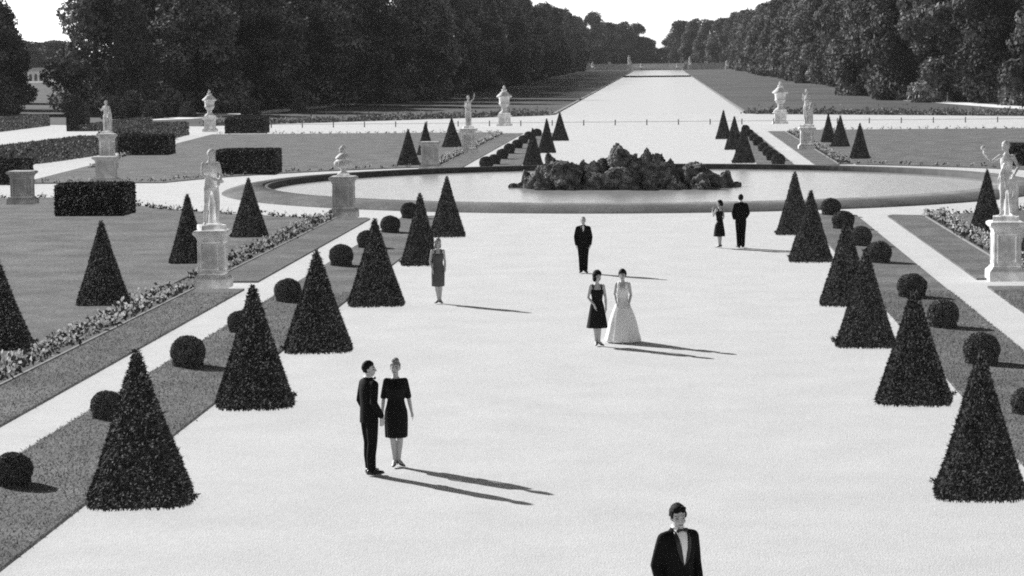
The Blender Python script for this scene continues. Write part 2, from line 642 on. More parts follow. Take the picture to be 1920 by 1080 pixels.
for where, grp, rz, lst in rows:
    for n, (xl, xr, yb, yt) in enumerate(lst):
        pyramid(kk, xl, xr, yb, yt, 'clipped yew pyramid, %s in the %s' % (ORD[n], where), grp, rz)
        kk += 1

# ------------------------------------------------------------------ clipped box balls


def ball_mesh(seed, n=6000):
    rng = np.random.default_rng(100 + seed)
    off = Vector((seed * 3.1, 5, 0))
    ns, nl = 32, 16
    V = []
    for k in range(nl):
        ph = -PI / 2 + PI * (k + .1) / (nl - .8)
        for i in range(ns):
            a = 2 * PI * i / ns
            d = Vector((math.cos(ph) * math.cos(a), math.cos(ph) * math.sin(a), math.sin(ph)))
            r = 1 + 0.06 * noise.noise(d * 2.2 + off) + 0.03 * noise.noise(d * 6 + off)
            zz = d.z * r
            # flat-bottomed dome: the lower half keeps its width down to the ground
            ch = math.cos(ph) if ph > 0 else max(math.cos(ph), 0.86 * min(1, (1.02 + math.sin(ph)) * 30))
            hx = ch / max(math.cos(ph), 1e-3)
            V.append((.5 * d.x * r * hx * 0.95, .5 * d.y * r * hx * 0.95, max(0.0, .38 + (.42 if zz > 0 else .40) * zz)))
    V = np.array(V)
    Q = grid_quads(nl, ns)
    P, N = on_quads(V, Q, n, rng)
    L1, q1 = leaves(P, N, rng, 0.055, 0.030, out=0.6, rand=1.0, flat=0.75)
    v, q, i = merge([(V, Q, 0), (L1, q1, 1)])
    return np_mesh('box_ball', v, q, [M['yewcore'], M['boxleaf']], i)


BALL = [ball_mesh(s) for s in range(3)]
kk = 0


def ball(cx, yb, wpx, label, group):
    global kk
    c = G(cx, yb)
    w = wpx / scale_at(c)
    o = link('box_ball', BALL[kk % 3], None, True)
    c *= (c.y + w * 0.42) / c.y
    o.location = (c.x, c.y, 0.025)
    o.scale = (w, w, w * (0.95 + 0.06 * (kk % 3)))
    o.rotation_euler = (0, 0, kk * 1.3)
    tag(o, label, 'topiary', group)
    kk += 1


for where, grp, lst in [
    ('left grass strip', 'box balls on the grass strips', [(24, 917, 78), (201, 790, 62), (353, 692, 66), (452, 627, 52), (540, 569, 52), (640, 501, 46), (690, 467, 42), (732, 438, 38), (768, 411, 34)]),
    ('right grass strip', 'box balls on the grass strips', [(1926, 782, 64), (1840, 687, 70), (1768, 618, 60), (1710, 561, 57), (1648, 495, 48), (1614, 463, 42), (1581, 431, 43), (1558, 405, 38)]),
    ('row left beyond the pond', 'small box balls beyond the pond', [(912, 318, 27), (927, 309, 24), (942, 299, 23), (955, 289, 22), (970, 279, 21), (981, 270, 19), (991, 262, 17), (1007, 256, 18)]),
    ('row right beyond the pond', 'small box balls beyond the pond', [(1459, 311, 27), (1448, 302, 24), (1440, 293, 22), (1431, 285, 21), (1421, 274, 20), (1413, 265, 18), (1405, 257, 17), (1398, 249, 16)]),
]:
    for n, (cx, yb, w) in enumerate(lst):
        ball(cx, yb, w, 'clipped box ball, %s in the %s' % (ORD[n], where), grp)

# ------------------------------------------------------------------ clipped hedges


def hedge_mesh(seed, pts, width, h, dens=420, L=0.11, W=0.05, leafmat='yew'):
    """hedge along a polyline (list of xy); box section with slightly soft edges, leaves all over"""
    rng = np.random.default_rng(300 + seed)
    off = Vector((seed * 2.7, 1, 0))
    P2 = [Vector((x, y, 0)) for x, y in pts]
    dense = [P2[0]]
    for a, b in zip(P2, P2[1:]):
        m = max(2, int((b - a).length / 0.5))
        dense += [a.lerp(b, i / m) for i in range(1, m + 1)]
    P2 = dense
    sec = [(-.5, 0), (-.5, .3), (-.5, .65), (-.49, .93), (-.45, 1), (-.2, 1.0), (.2, 1.0), (.45, 1), (.49, .93), (.5, .65), (.5, .3), (.5, 0)]
    V = []
    n = len(sec)
    ends = [0.9] + [1] * (len(P2)) + [0.9]
    path = [P2[0]] + P2 + [P2[-1]]
    for k, p in enumerate(path):
        a, b = P2[max(0, min(k - 2, len(P2) - 2))], P2[max(1, min(k, len(P2) - 1))]
        d = (b - a).normalized()
        nn = Vector((d.y, -d.x, 0))
        tiny = k in (0, len(path) - 1)
        for s, z in sec:
            ff = 0.02 if tiny else 1.0
            q = p + nn * (s * width * ff) + Vector((0, 0, h * (0.5 + (z - .5) * ff)))
            q += (nn * noise.noise(q * 1.1 + off) * 0.05 + Vector((0, 0, z)) * noise.noise(q * 0.8 + off * 2) * 0.05) * (0 if tiny else 1)
            V.append((q.x, q.y, max(0, q.z)))
    V = np.array(V)
    Q = grid_quads(len(path), n)[:, ::-1]
    A, B, C, D = (V[Q[:, i]] for i in range(4))
    area = np.linalg.norm(np.cross(C - A, D - B), axis=1).sum() / 2
    Pp, N = on_quads(V, Q, int(area * dens), rng)
    if (N[:, 2] * (Pp[:, 2] > h * .9)).sum() < 0:
        N = -N
    l, q = leaves(Pp, N, rng, L, W, out=0.6, rand=1.0, flat=0.0 if leafmat == 'yew' else 0.6)
    v, q, i = merge([(V, Q, 0), (l, q, 1)])
    return np_mesh('box_hedge', v, q, [M['yewcore'], M[leafmat]], i)


def block_hedge(seed, xl, xr, yb, yt, depth, label):
    a, b = G(xl, yb), G(xr, yb)
    c = (a + b) / 2
    s = scale_at(c)
    w, h = (xr - xl) / s, (yb - yt) / s
    me = hedge_mesh(seed, [(-w / 2, 0), (w / 2, 0)], depth, h)
    o = link('box_hedge', me)
    c *= (c.y + depth / 2) / c.y
    o.location = (c.x, c.y, 0.02)
    tag(o, label, 'hedge', 'clipped hedge blocks on the left lawns' if xl < 1500 else None)


block_hedge(1, 115, 245, 407, 348, 2.4, 'broad dark hedge block nearest the front on the left lawn by the path')
block_hedge(2, 412, 523, 328, 283, 2.6, 'dark hedge block behind the left statue with crossed arms')
block_hedge(3, 229, 323, 292, 255, 2.6, 'dark hedge block just right of the small far left statue')
block_hedge(4, 427, 501, 250, 223, 3.0, 'dark hedge block right of the lidded urn on the far left')
block_hedge(5, -30, 53, 347, 303, 2.5, 'dark hedge block at the left edge behind an empty stone pedestal')
block_hedge(6, 130, 164, 246, 189, 2.2, 'tall narrow dark hedge pillar at the left end of the woodland edge')
block_hedge(7, 1892, 1990, 312, 272, 2.6, 'dark hedge block at the right edge behind the raised-arm statue')


def pxy(*pp):
    return [tuple(G(x, y).xy) for x, y in pp]


def long_hedge(seed, pts, width, h, label):
    me = hedge_mesh(seed, pxy(*pts), width, h, dens=160, L=0.2, W=0.1, leafmat='boxleaf')
    o = link('box_hedge', me)
    tag(o, label, 'hedge')


long_hedge(8, [(-140, 322), (-20, 312), (60, 303), (190, 284)], 3.4, 1.05, 'long low clipped hedge running from the left edge to the far left statue')
long_hedge(9, [(225, 274), (317, 253)], 3.4, 1.05, 'shorter low hedge continuing behind the far left statue')
long_hedge(10, [(165, 246), (272, 232)], 1.5, 0.55, 'thin dark hedge right of the tall hedge pillar')
long_hedge(11, [(-30, 248), (70, 236)], 2.5, 1.05, 'low dark hedge on the far left beside the pale walk')

# ------------------------------------------------------------------ flower beds (too many plants to count: one object per bed)


def bed(seed, pts_list, label, size=0.17, nleaf=12, npet=9, petal=0.07, hgt=0.2):
    rng = np.random.default_rng(500 + seed)
    C = np.array(pts_list)
    n = len(C)
    sz = rng.uniform(.7, 1.3, n)

    def scatter(per, up):
        P = np.repeat(C, per, 0)
        s = np.repeat(sz, per)[:, None]
        o = rng.normal(size=(n * per, 2)) * size * 0.55 * s
        z = np.abs(rng.normal(size=(n * per, 1))) * hgt * .35 * s + up * s
        return np.concatenate([P + o, z], 1)
    Pl = scatter(nleaf, hgt * 0.25)
    l, q = leaves(Pl, np.tile([[0, 0, 1.]], (len(Pl), 1)), rng, 0.15, 0.075, out=0.5, rand=1.1)
    Pp = scatter(npet, hgt * 0.75)
    # only part of the plants are in full flower
    flw = np.repeat(rng.random(n) < 0.72, npet)
    Pp = Pp[flw]
    l2, q2 = leaves(Pp, np.tile([[0, -0.2, .9]], (len(Pp), 1)), rng, petal * 1.3, petal * 1.2, out=0.6, rand=1.2)
    v, q, i = merge([(l, q, 0), (l2, q2, 1)])
    o = link('flower_bed', np_mesh('flower_bed', v, q, [M['bedleaf'], M['petal']], i))
    tag(o, label, 'flower bed', None, 'stuff')


def two_rows(sgn, y0, y1, seed):
    rng = np.random.default_rng(seed)
    out = []
    y = y0
    while y < y1:
        for u in (12.12, 12.58):
            out.append((AX + sgn * (u + rng.normal() * .05), y + rng.normal() * .05))
        y += 0.27 + 0.002 * y
    return out


for sgn, nm in ((-1, 'left'), (1, 'right')):
    bed(1 + sgn, two_rows(sgn, 20, 67.2, 7), 'pale double-row flower bed along the %s verge in front of the statue' % nm)
    bed(4 + sgn, two_rows(sgn, 70, 97.5, 8), 'pale flower bed in two rows along the %s verge behind the statue' % nm)
    bed(7 + sgn, two_rows(sgn, 143.8, 204, 9), 'pale flower bed along the %s verge beyond the pond' % nm)
    kerb = MB()
    for y0, y1 in ((15, 67.3), (69.7, 97.6), (143.6, 206)):
        x0, x1 = sorted((U(sgn * 11.86), U(sgn * 11.92)))
        kerb.box(x0, x1, y0, y1, -.02, 0.065)
    ko = kerb.build('bed_edging', M['kerb'], smooth=False)
    tag(ko, kind='structure')
rng = np.random.default_rng(77)


def border(seed, pts, step, label, **k):
    out = []
    for (x0, y0), (x1, y1) in zip(pts, pts[1:]):
        m = max(1, int(math.hypot(x1 - x0, y1 - y0) / step))
        out += [(x0 + (x1 - x0) * i / m + rng.normal() * .06, y0 + (y1 - y0) * i / m + rng.normal() * .06) for i in range(m)]
    bed(seed, out, label, **k)


A1 = acos_d(12.85 / RL)
A0 = acos_d((RL ** 2 - 7.1 ** 2) ** .5 / RL)
border(20, arc(RL + .35, 180 + A1, 180 + A0) + [(-34, 112.9), (-62, 112.9)], .42, 'ribbon of pale flowers edging the front left lawn by the pond walk', petal=.05, npet=7)
border(21, arc(RL + .35, -A1, -A0), .42, 'ribbon of pale flowers edging the front right lawn by the pond walk')
border(22, arc(RL + .35, 180 - A1, 180 - A0) + [(U(-33), 127.4)], .6, 'thin flower ribbon edging the lawn left beyond the pond', npet=4)
border(23, arc(RL + .35, A1, A0) + [(U(60), 127.4)], .6, 'thin flower ribbon edging the lawn right beyond the pond', npet=5)
border(24, [(U(-12.9), 208.6), (U(-38), 208.6)], .8, 'far flower ribbon at the back of the left lawn', npet=3, size=.25)
border(25, [(U(12.9), 208.6), (U(60), 208.6)], .8, 'far flower ribbon at the back of the right lawn', npet=3, size=.25)
border(26, pxy((170, 316), (330, 262)), .5, 'thin flower ribbon beside the long hedge', npet=6)


def clumps(seed, pts, label):
    """low dark bushy edging of the far lawns"""
    rng = np.random.default_rng(seed)
    out = []
    for (x0, y0), (x1, y1) in zip(pts, pts[1:]):
        m = int(math.hypot(x1 - x0, y1 - y0) / 0.5)
        out += [(x0 + (x1 - x0) * i / m, y0 + (y1 - y0) * i / m) for i in range(m) if rng.random() < .85]
    C = np.array(out)
    P = np.repeat(C, 60, 0)
    P = np.concatenate([P + rng.normal(size=P.shape) * .45, np.abs(rng.normal(size=(len(P), 1))) * .28 * np.repeat(rng.uniform(.6, 1.3, (len(C), 1)), 60, 0)], 1)
    l, q = leaves(P, np.tile([[0, 0, 1.]], (len(P), 1)), rng, .3, .18, out=.5, rand=1.1)
    tag(link('low_border', np_mesh('low_border', l, q, [M['boxleaf']])), label, 'border', None, 'stuff')


clumps(1, [(U(-11.5), 270), (U(-44), 237)], 'low dark bushy border of the far left lawn')
clumps(2, [(U(11.5), 270), (U(58), 239), (U(95), 233)], 'low dark bushy border of the far right lawn')

# ------------------------------------------------------------------ low post-and-rail barrier at the head of the canal
fz = empty('low_fence', (AX, 229, 0))
tag(fz, 'low dark post and rail barrier across the gravel before the canal', 'fence')
posts = 27
for i in range(posts):
    x = -39 + 78 * i / (posts - 1)
    p = MB()
    p.loft([(x, 0, -.02, .06, .06), (x, 0, .40, .05, .05), (x, 0, .42, .07, .07), (x, 0, .49, .055, .055), (x, 0, .52, .02, .02)], 10)
    p.build('post', M['iron'], fz)
p = MB()
p.tube([(-39, 0, .30), (39, 0, .30)], [.016, .016], 8)
p.build('rail', M['iron'], fz)

# ------------------------------------------------------------------ real blades on the nearest grass strips
def blades(seed, rects, dens, label):
    rng = np.random.default_rng(seed)
    Ps, Ns = [], []
    for x0, x1, y0, y1 in rects:
        m = int((x1 - x0) * (y1 - y0) * dens)
        P = np.stack([rng.uniform(x0, x1, m), y0 + (y1 - y0) * rng.random(m) ** 1.3, np.full(m, .035)], 1)
        Ps.append(P)
        Ns.append(np.tile([[0, 0, 1.]], (m, 1)))
        for xe, sg in ((x0, -1), (x1, 1)):          # tufts over the edges
            m = int((y1 - y0) * 70)
            P = np.stack([xe + rng.normal(size=m) * .018, y0 + (y1 - y0) * rng.random(m) ** 1.3, rng.uniform(0, .04, m)], 1)
            Ps.append(P)
            Ns.append(np.tile([[sg * .5, 0, .7]], (m, 1)))
    P, N = np.concatenate(Ps), np.concatenate(Ns)
    l, q = leaves(P, N, rng, .06, .014, out=.5, rand=.9)
    tag(link('grass', np_mesh('grass', l, q, [M['blade']])), label, 'grass', None, 'stuff')


for sg, nm in ((-1, 'left'), (1, 'right')):
    rc = []
    for a, b in ((7.1, 9.25), (10.45, 11.85)):
        x0, x1 = sorted((U(sg * a), U(sg * b)))
        rc.append((x0, x1, 26, 66))
    blades(610 + sg, rc, 330, 'short mown grass on the %s strips beside the gravel' % nm)
# ------------------------------------------------------------------ trees
def crown_mesh(seed, n=15000, H=22., R=6.6, low=0.4, L=.62, W=.36, leaf='leaf', dome=False):
    rng = np.random.default_rng(900 + seed)
    lobes = []
    for k in range(58):
        t = rng.random() ** 1.15
        z = low + 0.4 + (H - low - 2.4) * t
        env = R * (0.78 + 0.22 * math.sin(PI * min(1, (t * .85 + .12)))) * (1 - 0.7 * max(0, t - .6) / .4)
        if dome:
            env = R * max(.12, math.sin(PI * (.30 + .66 * t))) ** .7
        a = rng.uniform(0, 2 * PI)
        r = env * math.sqrt(rng.uniform(.15, 1)) * .8
        lobes.append((r * math.cos(a), r * math.sin(a), z, rng.uniform(1.5, 3.0) * R / 6.6))
    lobes = np.array(lobes)
    k = rng.choice(len(lobes), n, p=lobes[:, 3] ** 2 / (lobes[:, 3] ** 2).sum())
    d = unit(rng.normal(size=(n, 3)))
    rad = lobes[k, 3] * rng.uniform(.5, 1.1, n) ** .45
    P = lobes[k, :3] + d * rad[:, None] * np.array([1, 1, .75])
    P[:, 2] = np.abs(P[:, 2])
    l, q = leaves(P, d, rng, L, W, out=.5, rand=1.0, down=.2, flat=.55)
    return np_mesh('crown', l, q, [M[leaf]])


def trunk_mesh(seed, H=22., R=6.6):
    rng = random.Random(seed)
    b = MB()
    b.tube([(0, 0, -.2), (.1, 0, 2.5), (.0, .15, 7), (.1, .1, H * .75)], [.55, .42, .32, .1], 10)
    for k in range(7):
        a = k * 2.4 + rng.random()
        z = 3 + k * 1.7
        b.tube([(0, 0, z), (R * .35 * math.cos(a), R * .35 * math.sin(a), z + 1.6), (R * .7 * math.cos(a), R * .7 * math.sin(a), z + 3.4)], [.2, .13, .05], 7)
    return b.mesh('trunk', M['bark'])


CROWN = [crown_mesh(s, n=26000) for s in range(7)]
TRUNK = [trunk_mesh(s) for s in range(3)]
FARCROWN = [crown_mesh(20 + s, n=18000, L=.75, W=.48, dome=True) for s in range(3)]
PALECROWN = crown_mesh(40, n=22000, leaf='paleleaf')
tk = 0


def tree(x, y, h, r, label, group, far=False, pale=False):
    global tk
    rg = random.Random(tk * 31 + 5)
    o = empty('broadleaf_tree', (x, y, 0), rg.uniform(0, 6.28))
    cs = FARCROWN if far else CROWN
    c = link('crown', PALECROWN if pale else cs[tk % len(cs)], o, True)
    c.scale = (r / 6.6, r / 6.6, h / 22)
    t = link('trunk', TRUNK[tk % 3], o, True)
    t.scale = (r / 6.6, r / 6.6, h / 22)
    tag(o, label, 'tree', group)
    tk += 1
    return o


rt = random.Random(4)
# left wood: front row facing the lawn
for n, (px, Y, h, r) in enumerate([(172, 300, 21, 6.0), (240, 298, 14.6, 3.6), (372, 308, 17.5, 6.6), (478, 324, 18, 6.8), (585, 338, 18, 7.0), (690, 360, 19, 7.0), (785, 386, 20, 7.2)]):
    tree((px - 1240) / F * Y, Y, h, r, ('pale-leaved smaller tree standing before the dark left wood' if n == 1 else 'dark broadleaf tree fronting the left wood, %s from the left' % (['leftmost'] + ORD[1:])[n]), 'trees fronting the left wood', False, n == 1)
for n, (px, Y, h, r) in enumerate([(222, 335, 25, 7), (310, 335, 26, 7.5), (430, 356, 21, 7.5), (540, 368, 21, 7.5), (640, 388, 21, 7.5)]):
    tree((px - 1240) / F * Y, Y, h, r, 'taller tree in the left wood\'s second row, %s from the left' % (['leftmost'] + ORD[1:])[n], 'trees behind the left front row')
# along the canal, both sides: spacing grows with distance
for side, xe in ((-1, -40.5), (1, 37.8)):
    Y = 412 if side < 0 else 362
    n = 0
    nm = 'left' if side < 0 else 'right'
    while Y < 1130:
        h = 22.5 + rt.uniform(-2.0, 2.0) + (Y - 350) * .0035
        r = rt.uniform(6.3, 7.6)
        if side < 0 and Y < 640:
            h = min(h, 8.2 + .0245 * Y)
        lab = 'dark canal-side tree, %s from the front in the %s row' % (ORD[n], nm) if n < 20 else 'far dark tree deep along the %s canal row' % nm
        tree(xe + side * (r - 6.5) + rt.uniform(-1.2, 1.2), Y, h, r, lab, 'trees lining the %s side of the canal' % nm, Y > 620)
        Y += 12.5 + (Y - 350) * .016
        n += 1
# right wood, front
for n, (px, Y, h, r) in enumerate([(1965, 302, 22, 6.5), (1868, 314, 21, 6.3), (1775, 330, 23, 6.8), (1694, 346, 23, 6.8)]):
    tree((px - 1240) / F * Y, Y, h, r, 'dark broadleaf tree fronting the right wood, %s from the right' % (['rightmost'] + ORD[1:])[n], 'trees fronting the right wood')
for n, (px, Y, h, r) in enumerate([(1900, 345, 27, 7.5), (1810, 352, 27, 7.5), (1725, 365, 27, 7.5), (1655, 385, 26, 7.5)]):
    tree((px - 1240) / F * Y, Y, h, r, 'taller tree in the right wood\'s second row, %s from the right' % (['rightmost'] + ORD[1:])[n], 'trees behind the right front row')
# far left beyond the gap
for n, (px, Y, h, r) in enumerate([(-34, 300, 15.0, 5.2), (-60, 330, 17, 6), (-16, 380, 15.5, 5.5)]):
    tree((px - 1240) / F * Y, Y, h, r, 'tree at the left edge beyond the open gap, %s' % ['nearest', 'second', 'farthest'][n], 'trees left of the gap')
for n, (px, Y, h, r) in enumerate([(30, 900, 15, 9), (62, 1000, 15, 10), (98, 950, 16, 10)]):
    tree((px - 1240) / F * Y, Y, h, r, 'hazy distant tree behind the small pale pavilion, %s from the left' % ['leftmost', 'second', 'third'][n], 'hazy trees behind the pavilion', True)
# trees closing the vista
for n, (px, top, Y, r) in enumerate([(1085, 28, 1180, 8), (1115, 22, 1210, 8), (1142, 36, 1240, 8), (1168, 38, 1250, 8), (1192, 44, 1260, 8.5), (1212, 70, 1290, 7),
                                     (1236, 103, 1500, 8), (1256, 72, 1290, 7), (1276, 34, 1270, 8), (1302, 34, 1255, 8), (1328, 38, 1240, 8), (1352, 30, 1210, 8), (1378, 22, 1190, 8), (1128, 48, 1330, 9), (1155, 56, 1340, 9), (1182, 62, 1350, 9), (1204, 70, 1360, 8), (1222, 86, 1380, 6.5), (1246, 88, 1380, 6.5), (1266, 62, 1350, 8.5), (1290, 56, 1340, 9)]):
    tree((px - 1240) / F * Y, Y, HC + (105 - top) * Y / F, r, 'grey hazy tree closing the vista behind the cascade, %s from the left' % (['leftmost'] + ORD[1:])[n] if n < 13 else 'hazy tree in the rear row closing the vista, behind the front ones', 'trees closing the vista', True)


def wood(seed, poly_x, y0, y1, h, n, label):
    """the deep inside of the wood: nobody could count its trees, one mass of foliage"""
    rng = np.random.default_rng(seed)
    y = rng.uniform(y0, y1, n)
    x = rng.uniform(poly_x[0], poly_x[1], n)
    keep = (x > -.205 * y - 2) & (x < np.interp(y, [305, 330, 365, 395, 430], [-65, -56, -51, -48, -47]))
    x, y = x[keep], y[keep]
    n = len(x)
    z = h * rng.random(n) ** .8 * (.86 + .14 * np.sin(x * .45) * np.cos(y * .4))
    P = np.stack([x, y, z], 1)
    l, q = leaves(P, unit(rng.normal(size=(n, 3))), rng, 1.5, 1.0, out=.7, rand=1.0)
    tag(link('wood', np_mesh('wood', l, q, [M['leaf']]), None, True), label, 'wood', None, 'stuff')


wood(71, (-140, -47), 306, 760, 19, 120000, 'dense dark inside of the wood behind the left rows of trees')


def shrub_mesh(seed):
    rng = np.random.default_rng(seed)
    n = 2600
    d = unit(rng.normal(size=(n, 3)))
    d[:, 2] = np.abs(d[:, 2])
    P = d * (rng.uniform(.4, 1, n) ** .5)[:, None] * np.array([1.5, 1.5, 2.2])
    P[:, :2] *= (1 - .25 * P[:, 2:] / 2.2)
    l, q = leaves(P, d, rng, .34, .17, out=.7, rand=.9)
    return np_mesh('shrub', l, q, [M['boxleaf']])


SHR = [shrub_mesh(s) for s in (41, 42, 43)]
for n, (px, yb, s) in enumerate([(215, 222, 1.0), (248, 220, 1.25), (285, 221, .8), (322, 218, 1.3), (352, 219, .7), (470, 214, .8), (560, 208, .7)]):
    p = G(px, yb)
    o = link('shrub', SHR[n % 3], None, True)
    o.location = p
    o.scale = (s, s, s * 1.1)
    o.rotation_euler.z = n * 1.7
    tag(o, 'bushy shrub at the foot of the left wood, %s from the left' % (['leftmost'] + ORD[1:])[n], 'shrub', 'shrubs at the foot of the left wood')

# ------------------------------------------------------------------ rock mound in the pond
rk = empty('rock_mound', (U(-.25), YC - .5, 0.0))
rk.scale = (.93, 1, .95)
tag(rk, 'dark heap of rough tufa boulders in the middle of the pond', 'rock mound')


def boulder_mesh(seed):
    bm = bmesh.new()
    bmesh.ops.create_icosphere(bm, subdivisions=5, radius=1)
    off = Vector((seed * 11.7, seed * 3.3, 0))
    rg = random.Random(seed * 5 + 1)
    cuts = []
    for k in range(16):         # broken faces
        d = Vector((rg.gauss(0, 1), rg.gauss(0, 1), rg.gauss(0, 1))).normalized()
        cuts.append((d, rg.uniform(.50, .88)))
    for v in bm.verts:
        d = v.co.normalized()
        p = d * (1 + .45 * noise.noise(d * 1.3 + off))
        for n, h in cuts:
            e = p.dot(n) - h
            if e > 0:
                p -= n * e * .92
        w = 1 - abs(noise.noise(d * 3.1 + off)) * 2
        p *= 1 - .16 * max(0, w) ** 3 + .10 * noise.noise(d * 6 + off) + .06 * noise.noise(d * 14 + off)
        v.co = p * 1.22
    me = bpy.data.meshes.new('boulder')
    bm.to_mesh(me)
    bm.free()
    me.materials.append(M['rock'])
    return me


BOUL = [boulder_mesh(s) for s in range(8)]
rr = random.Random(12)
# silhouette of the heap: height against x
prof = [(-6.2, .05), (-5.4, .3), (-4.7, .9), (-4.1, 1.5), (-3.3, 1.1), (-2.6, 1.2), (-1.9, 1.3), (-1.2, 1.45), (-.7, 2.05), (-.1, 1.4), (.6, 1.5), (.95, 1.75), (1.5, 1.45), (2.2, 1.2), (3, 1.0), (3.7, 1.1), (4.3, .85), (5.0, .4), (5.6, .1)]


def ph(x):
    for (a, b), (c, d) in zip(prof, prof[1:]):
        if a <= x <= c:
            return b + (d - b) * (x - a) / (c - a)
    return 0


nb = 0
spots = []
for x, h in prof[1:-1]:
    spots.append((x, rr.uniform(-.2, .4), h - .5, .42, .78))
for layer, (yy, hf) in enumerate(((-1.9, .30), (-1.2, .58), (-.5, .85), (.8, .6), (1.6, .3))):
    x = -5.2 + abs(layer - 2) * .35
    while x < 5.0 - abs(layer - 2) * .3:
        H = ph(x)
        spots.append((x + rr.uniform(-.2, .2), yy + rr.uniform(-.25, .25), H * hf * rr.uniform(.75, 1.0) - .25, rr.uniform(.55, .95), rr.uniform(.45, .75)))
        x += rr.uniform(.85, 1.3)
for x in (-6.1, -5.8, 5.4, 5.7):
    spots.append((x, rr.uniform(-.6, 0), .02, .38, .22))
for k, (x, y, z, r, h) in enumerate(spots):
    b = link('boulder', BOUL[k % 8], rk, True)
    b.location = (x, y, max(z, -.05))
    b.scale = (r * rr.uniform(.85, 1.15), r, h)
    b.rotation_euler = (rr.uniform(-.4, .4), rr.uniform(-.4, .4), rr.uniform(0, 6.28))
# core below the loose boulders
cm = MB()
sec = []
for x, h in prof:
    sec.append([(x, 1.9 * math.cos(a) * min(1, .3 + h), -.2 + max(.05, h * .5) * max(0, math.sin(a)) + (.0 if math.sin(a) > -.01 else -.05)) for a in [PI * i / 12 for i in range(13)] + [PI * 1.5]])
cm.rings([[Vector(p) for p in s] for s in sec])
cme = cm.mesh('core', M['rock'])
bmx = bmesh.new()
bmx.from_mesh(cme)
bmesh.ops.recalc_face_normals(bmx, faces=bmx.faces)
bmesh.ops.triangulate(bmx, faces=bmx.faces)
bmesh.ops.subdivide_edges(bmx, edges=bmx.edges, cuts=3, use_grid_fill=True)
for v in bmx.verts:
    v.co += Vector((noise.noise(v.co * 1.5), noise.noise(v.co * 1.5 + Vector((9, 0, 0))), noise.noise(v.co * 1.5 + Vector((0, 9, 0))))) * .3
bmx.to_mesh(cme)
bmx.free()
link('boulder', cme, rk, True)
# ------------------------------------------------------------------ human figures
def hand(b, w, d, n, t, curl=0.5, s=1.0):
    """palm, four unequal bent fingers and a thumb; w wrist, d along the hand, n out of the palm, t towards the thumb"""
    w, d, n = Vector(w), Vector(d).normalized(), Vector(n).normalized()
    t = Vector(t)
    t = (t - d * t.dot(d)).normalized()
    n = d.cross(t) if d.cross(t).dot(n) > 0 else t.cross(d)
    b.tube([w - d * .01, w + d * .035 * s, w + d * .08 * s], [.024 * s, .027 * s, .024 * s], 8)
    for k, (o, L) in enumerate(((.030, .072), (.010, .080), (-.010, .075), (-.029, .058))):
        p0 = w + d * .055 * s + t * o * s * .9
        p1 = w + d * .092 * s + t * o * s * 1.1
        d2 = (d + n * (.35 * curl) + t * o * 1.5).normalized()
        p2 = p1 + d2 * L * .5 * s
        d3 = (d + n * (1.1 * curl) + t * o).normalized()
        p3 = p2 + d3 * L * .5 * s
        b.tube([p0, p1, p2, p3], [.011 * s, .0098 * s, .0088 * s, .0072 * s], 8)
    q0 = w + d * .02 * s + t * .018 * s
    q1 = w + d * .05 * s + t * .044 * s + n * .008
    q2 = q1 + (d * .8 + t * .35 + n * .3).normalized() * .034 * s
    q3 = q2 + (d + n * .3).normalized() * .026 * s
    b.tube([q0, q1, q2, q3], [.014 * s, .0115 * s, .010 * s, .008 * s], 8)


TOR_M = [(.80, .115, .09, 0), (.88, .165, .115, 0), (.96, .16, .11, 0), (1.08, .145, .103, 0), (1.2, .155, .11, 0), (1.32, .172, .116, 0), (1.40, .16, .10, .005), (1.46, .095, .072, .01), (1.50, .052, .052, .01)]
TOR_F = [(.80, .12, .09, 0), (.88, .172, .118, 0), (.95, .165, .112, 0), (1.08, .122, .088, 0), (1.2, .135, .098, -.005), (1.28, .148, .122, -.018), (1.37, .138, .092, 0), (1.44, .085, .062, .01), (1.49, .045, .048, .01)]


def head_matrix(yaw=0, pitch=0, roll=0):
    p = Vector((0, .01, 1.52))
    return Matrix.Translation(p) @ Matrix.Rotation(math.radians(yaw), 4, 'Z') @ Matrix.Rotation(math.radians(pitch), 4, 'X') @ Matrix.Rotation(math.radians(roll), 4, 'Y') @ Matrix.Translation(-p)


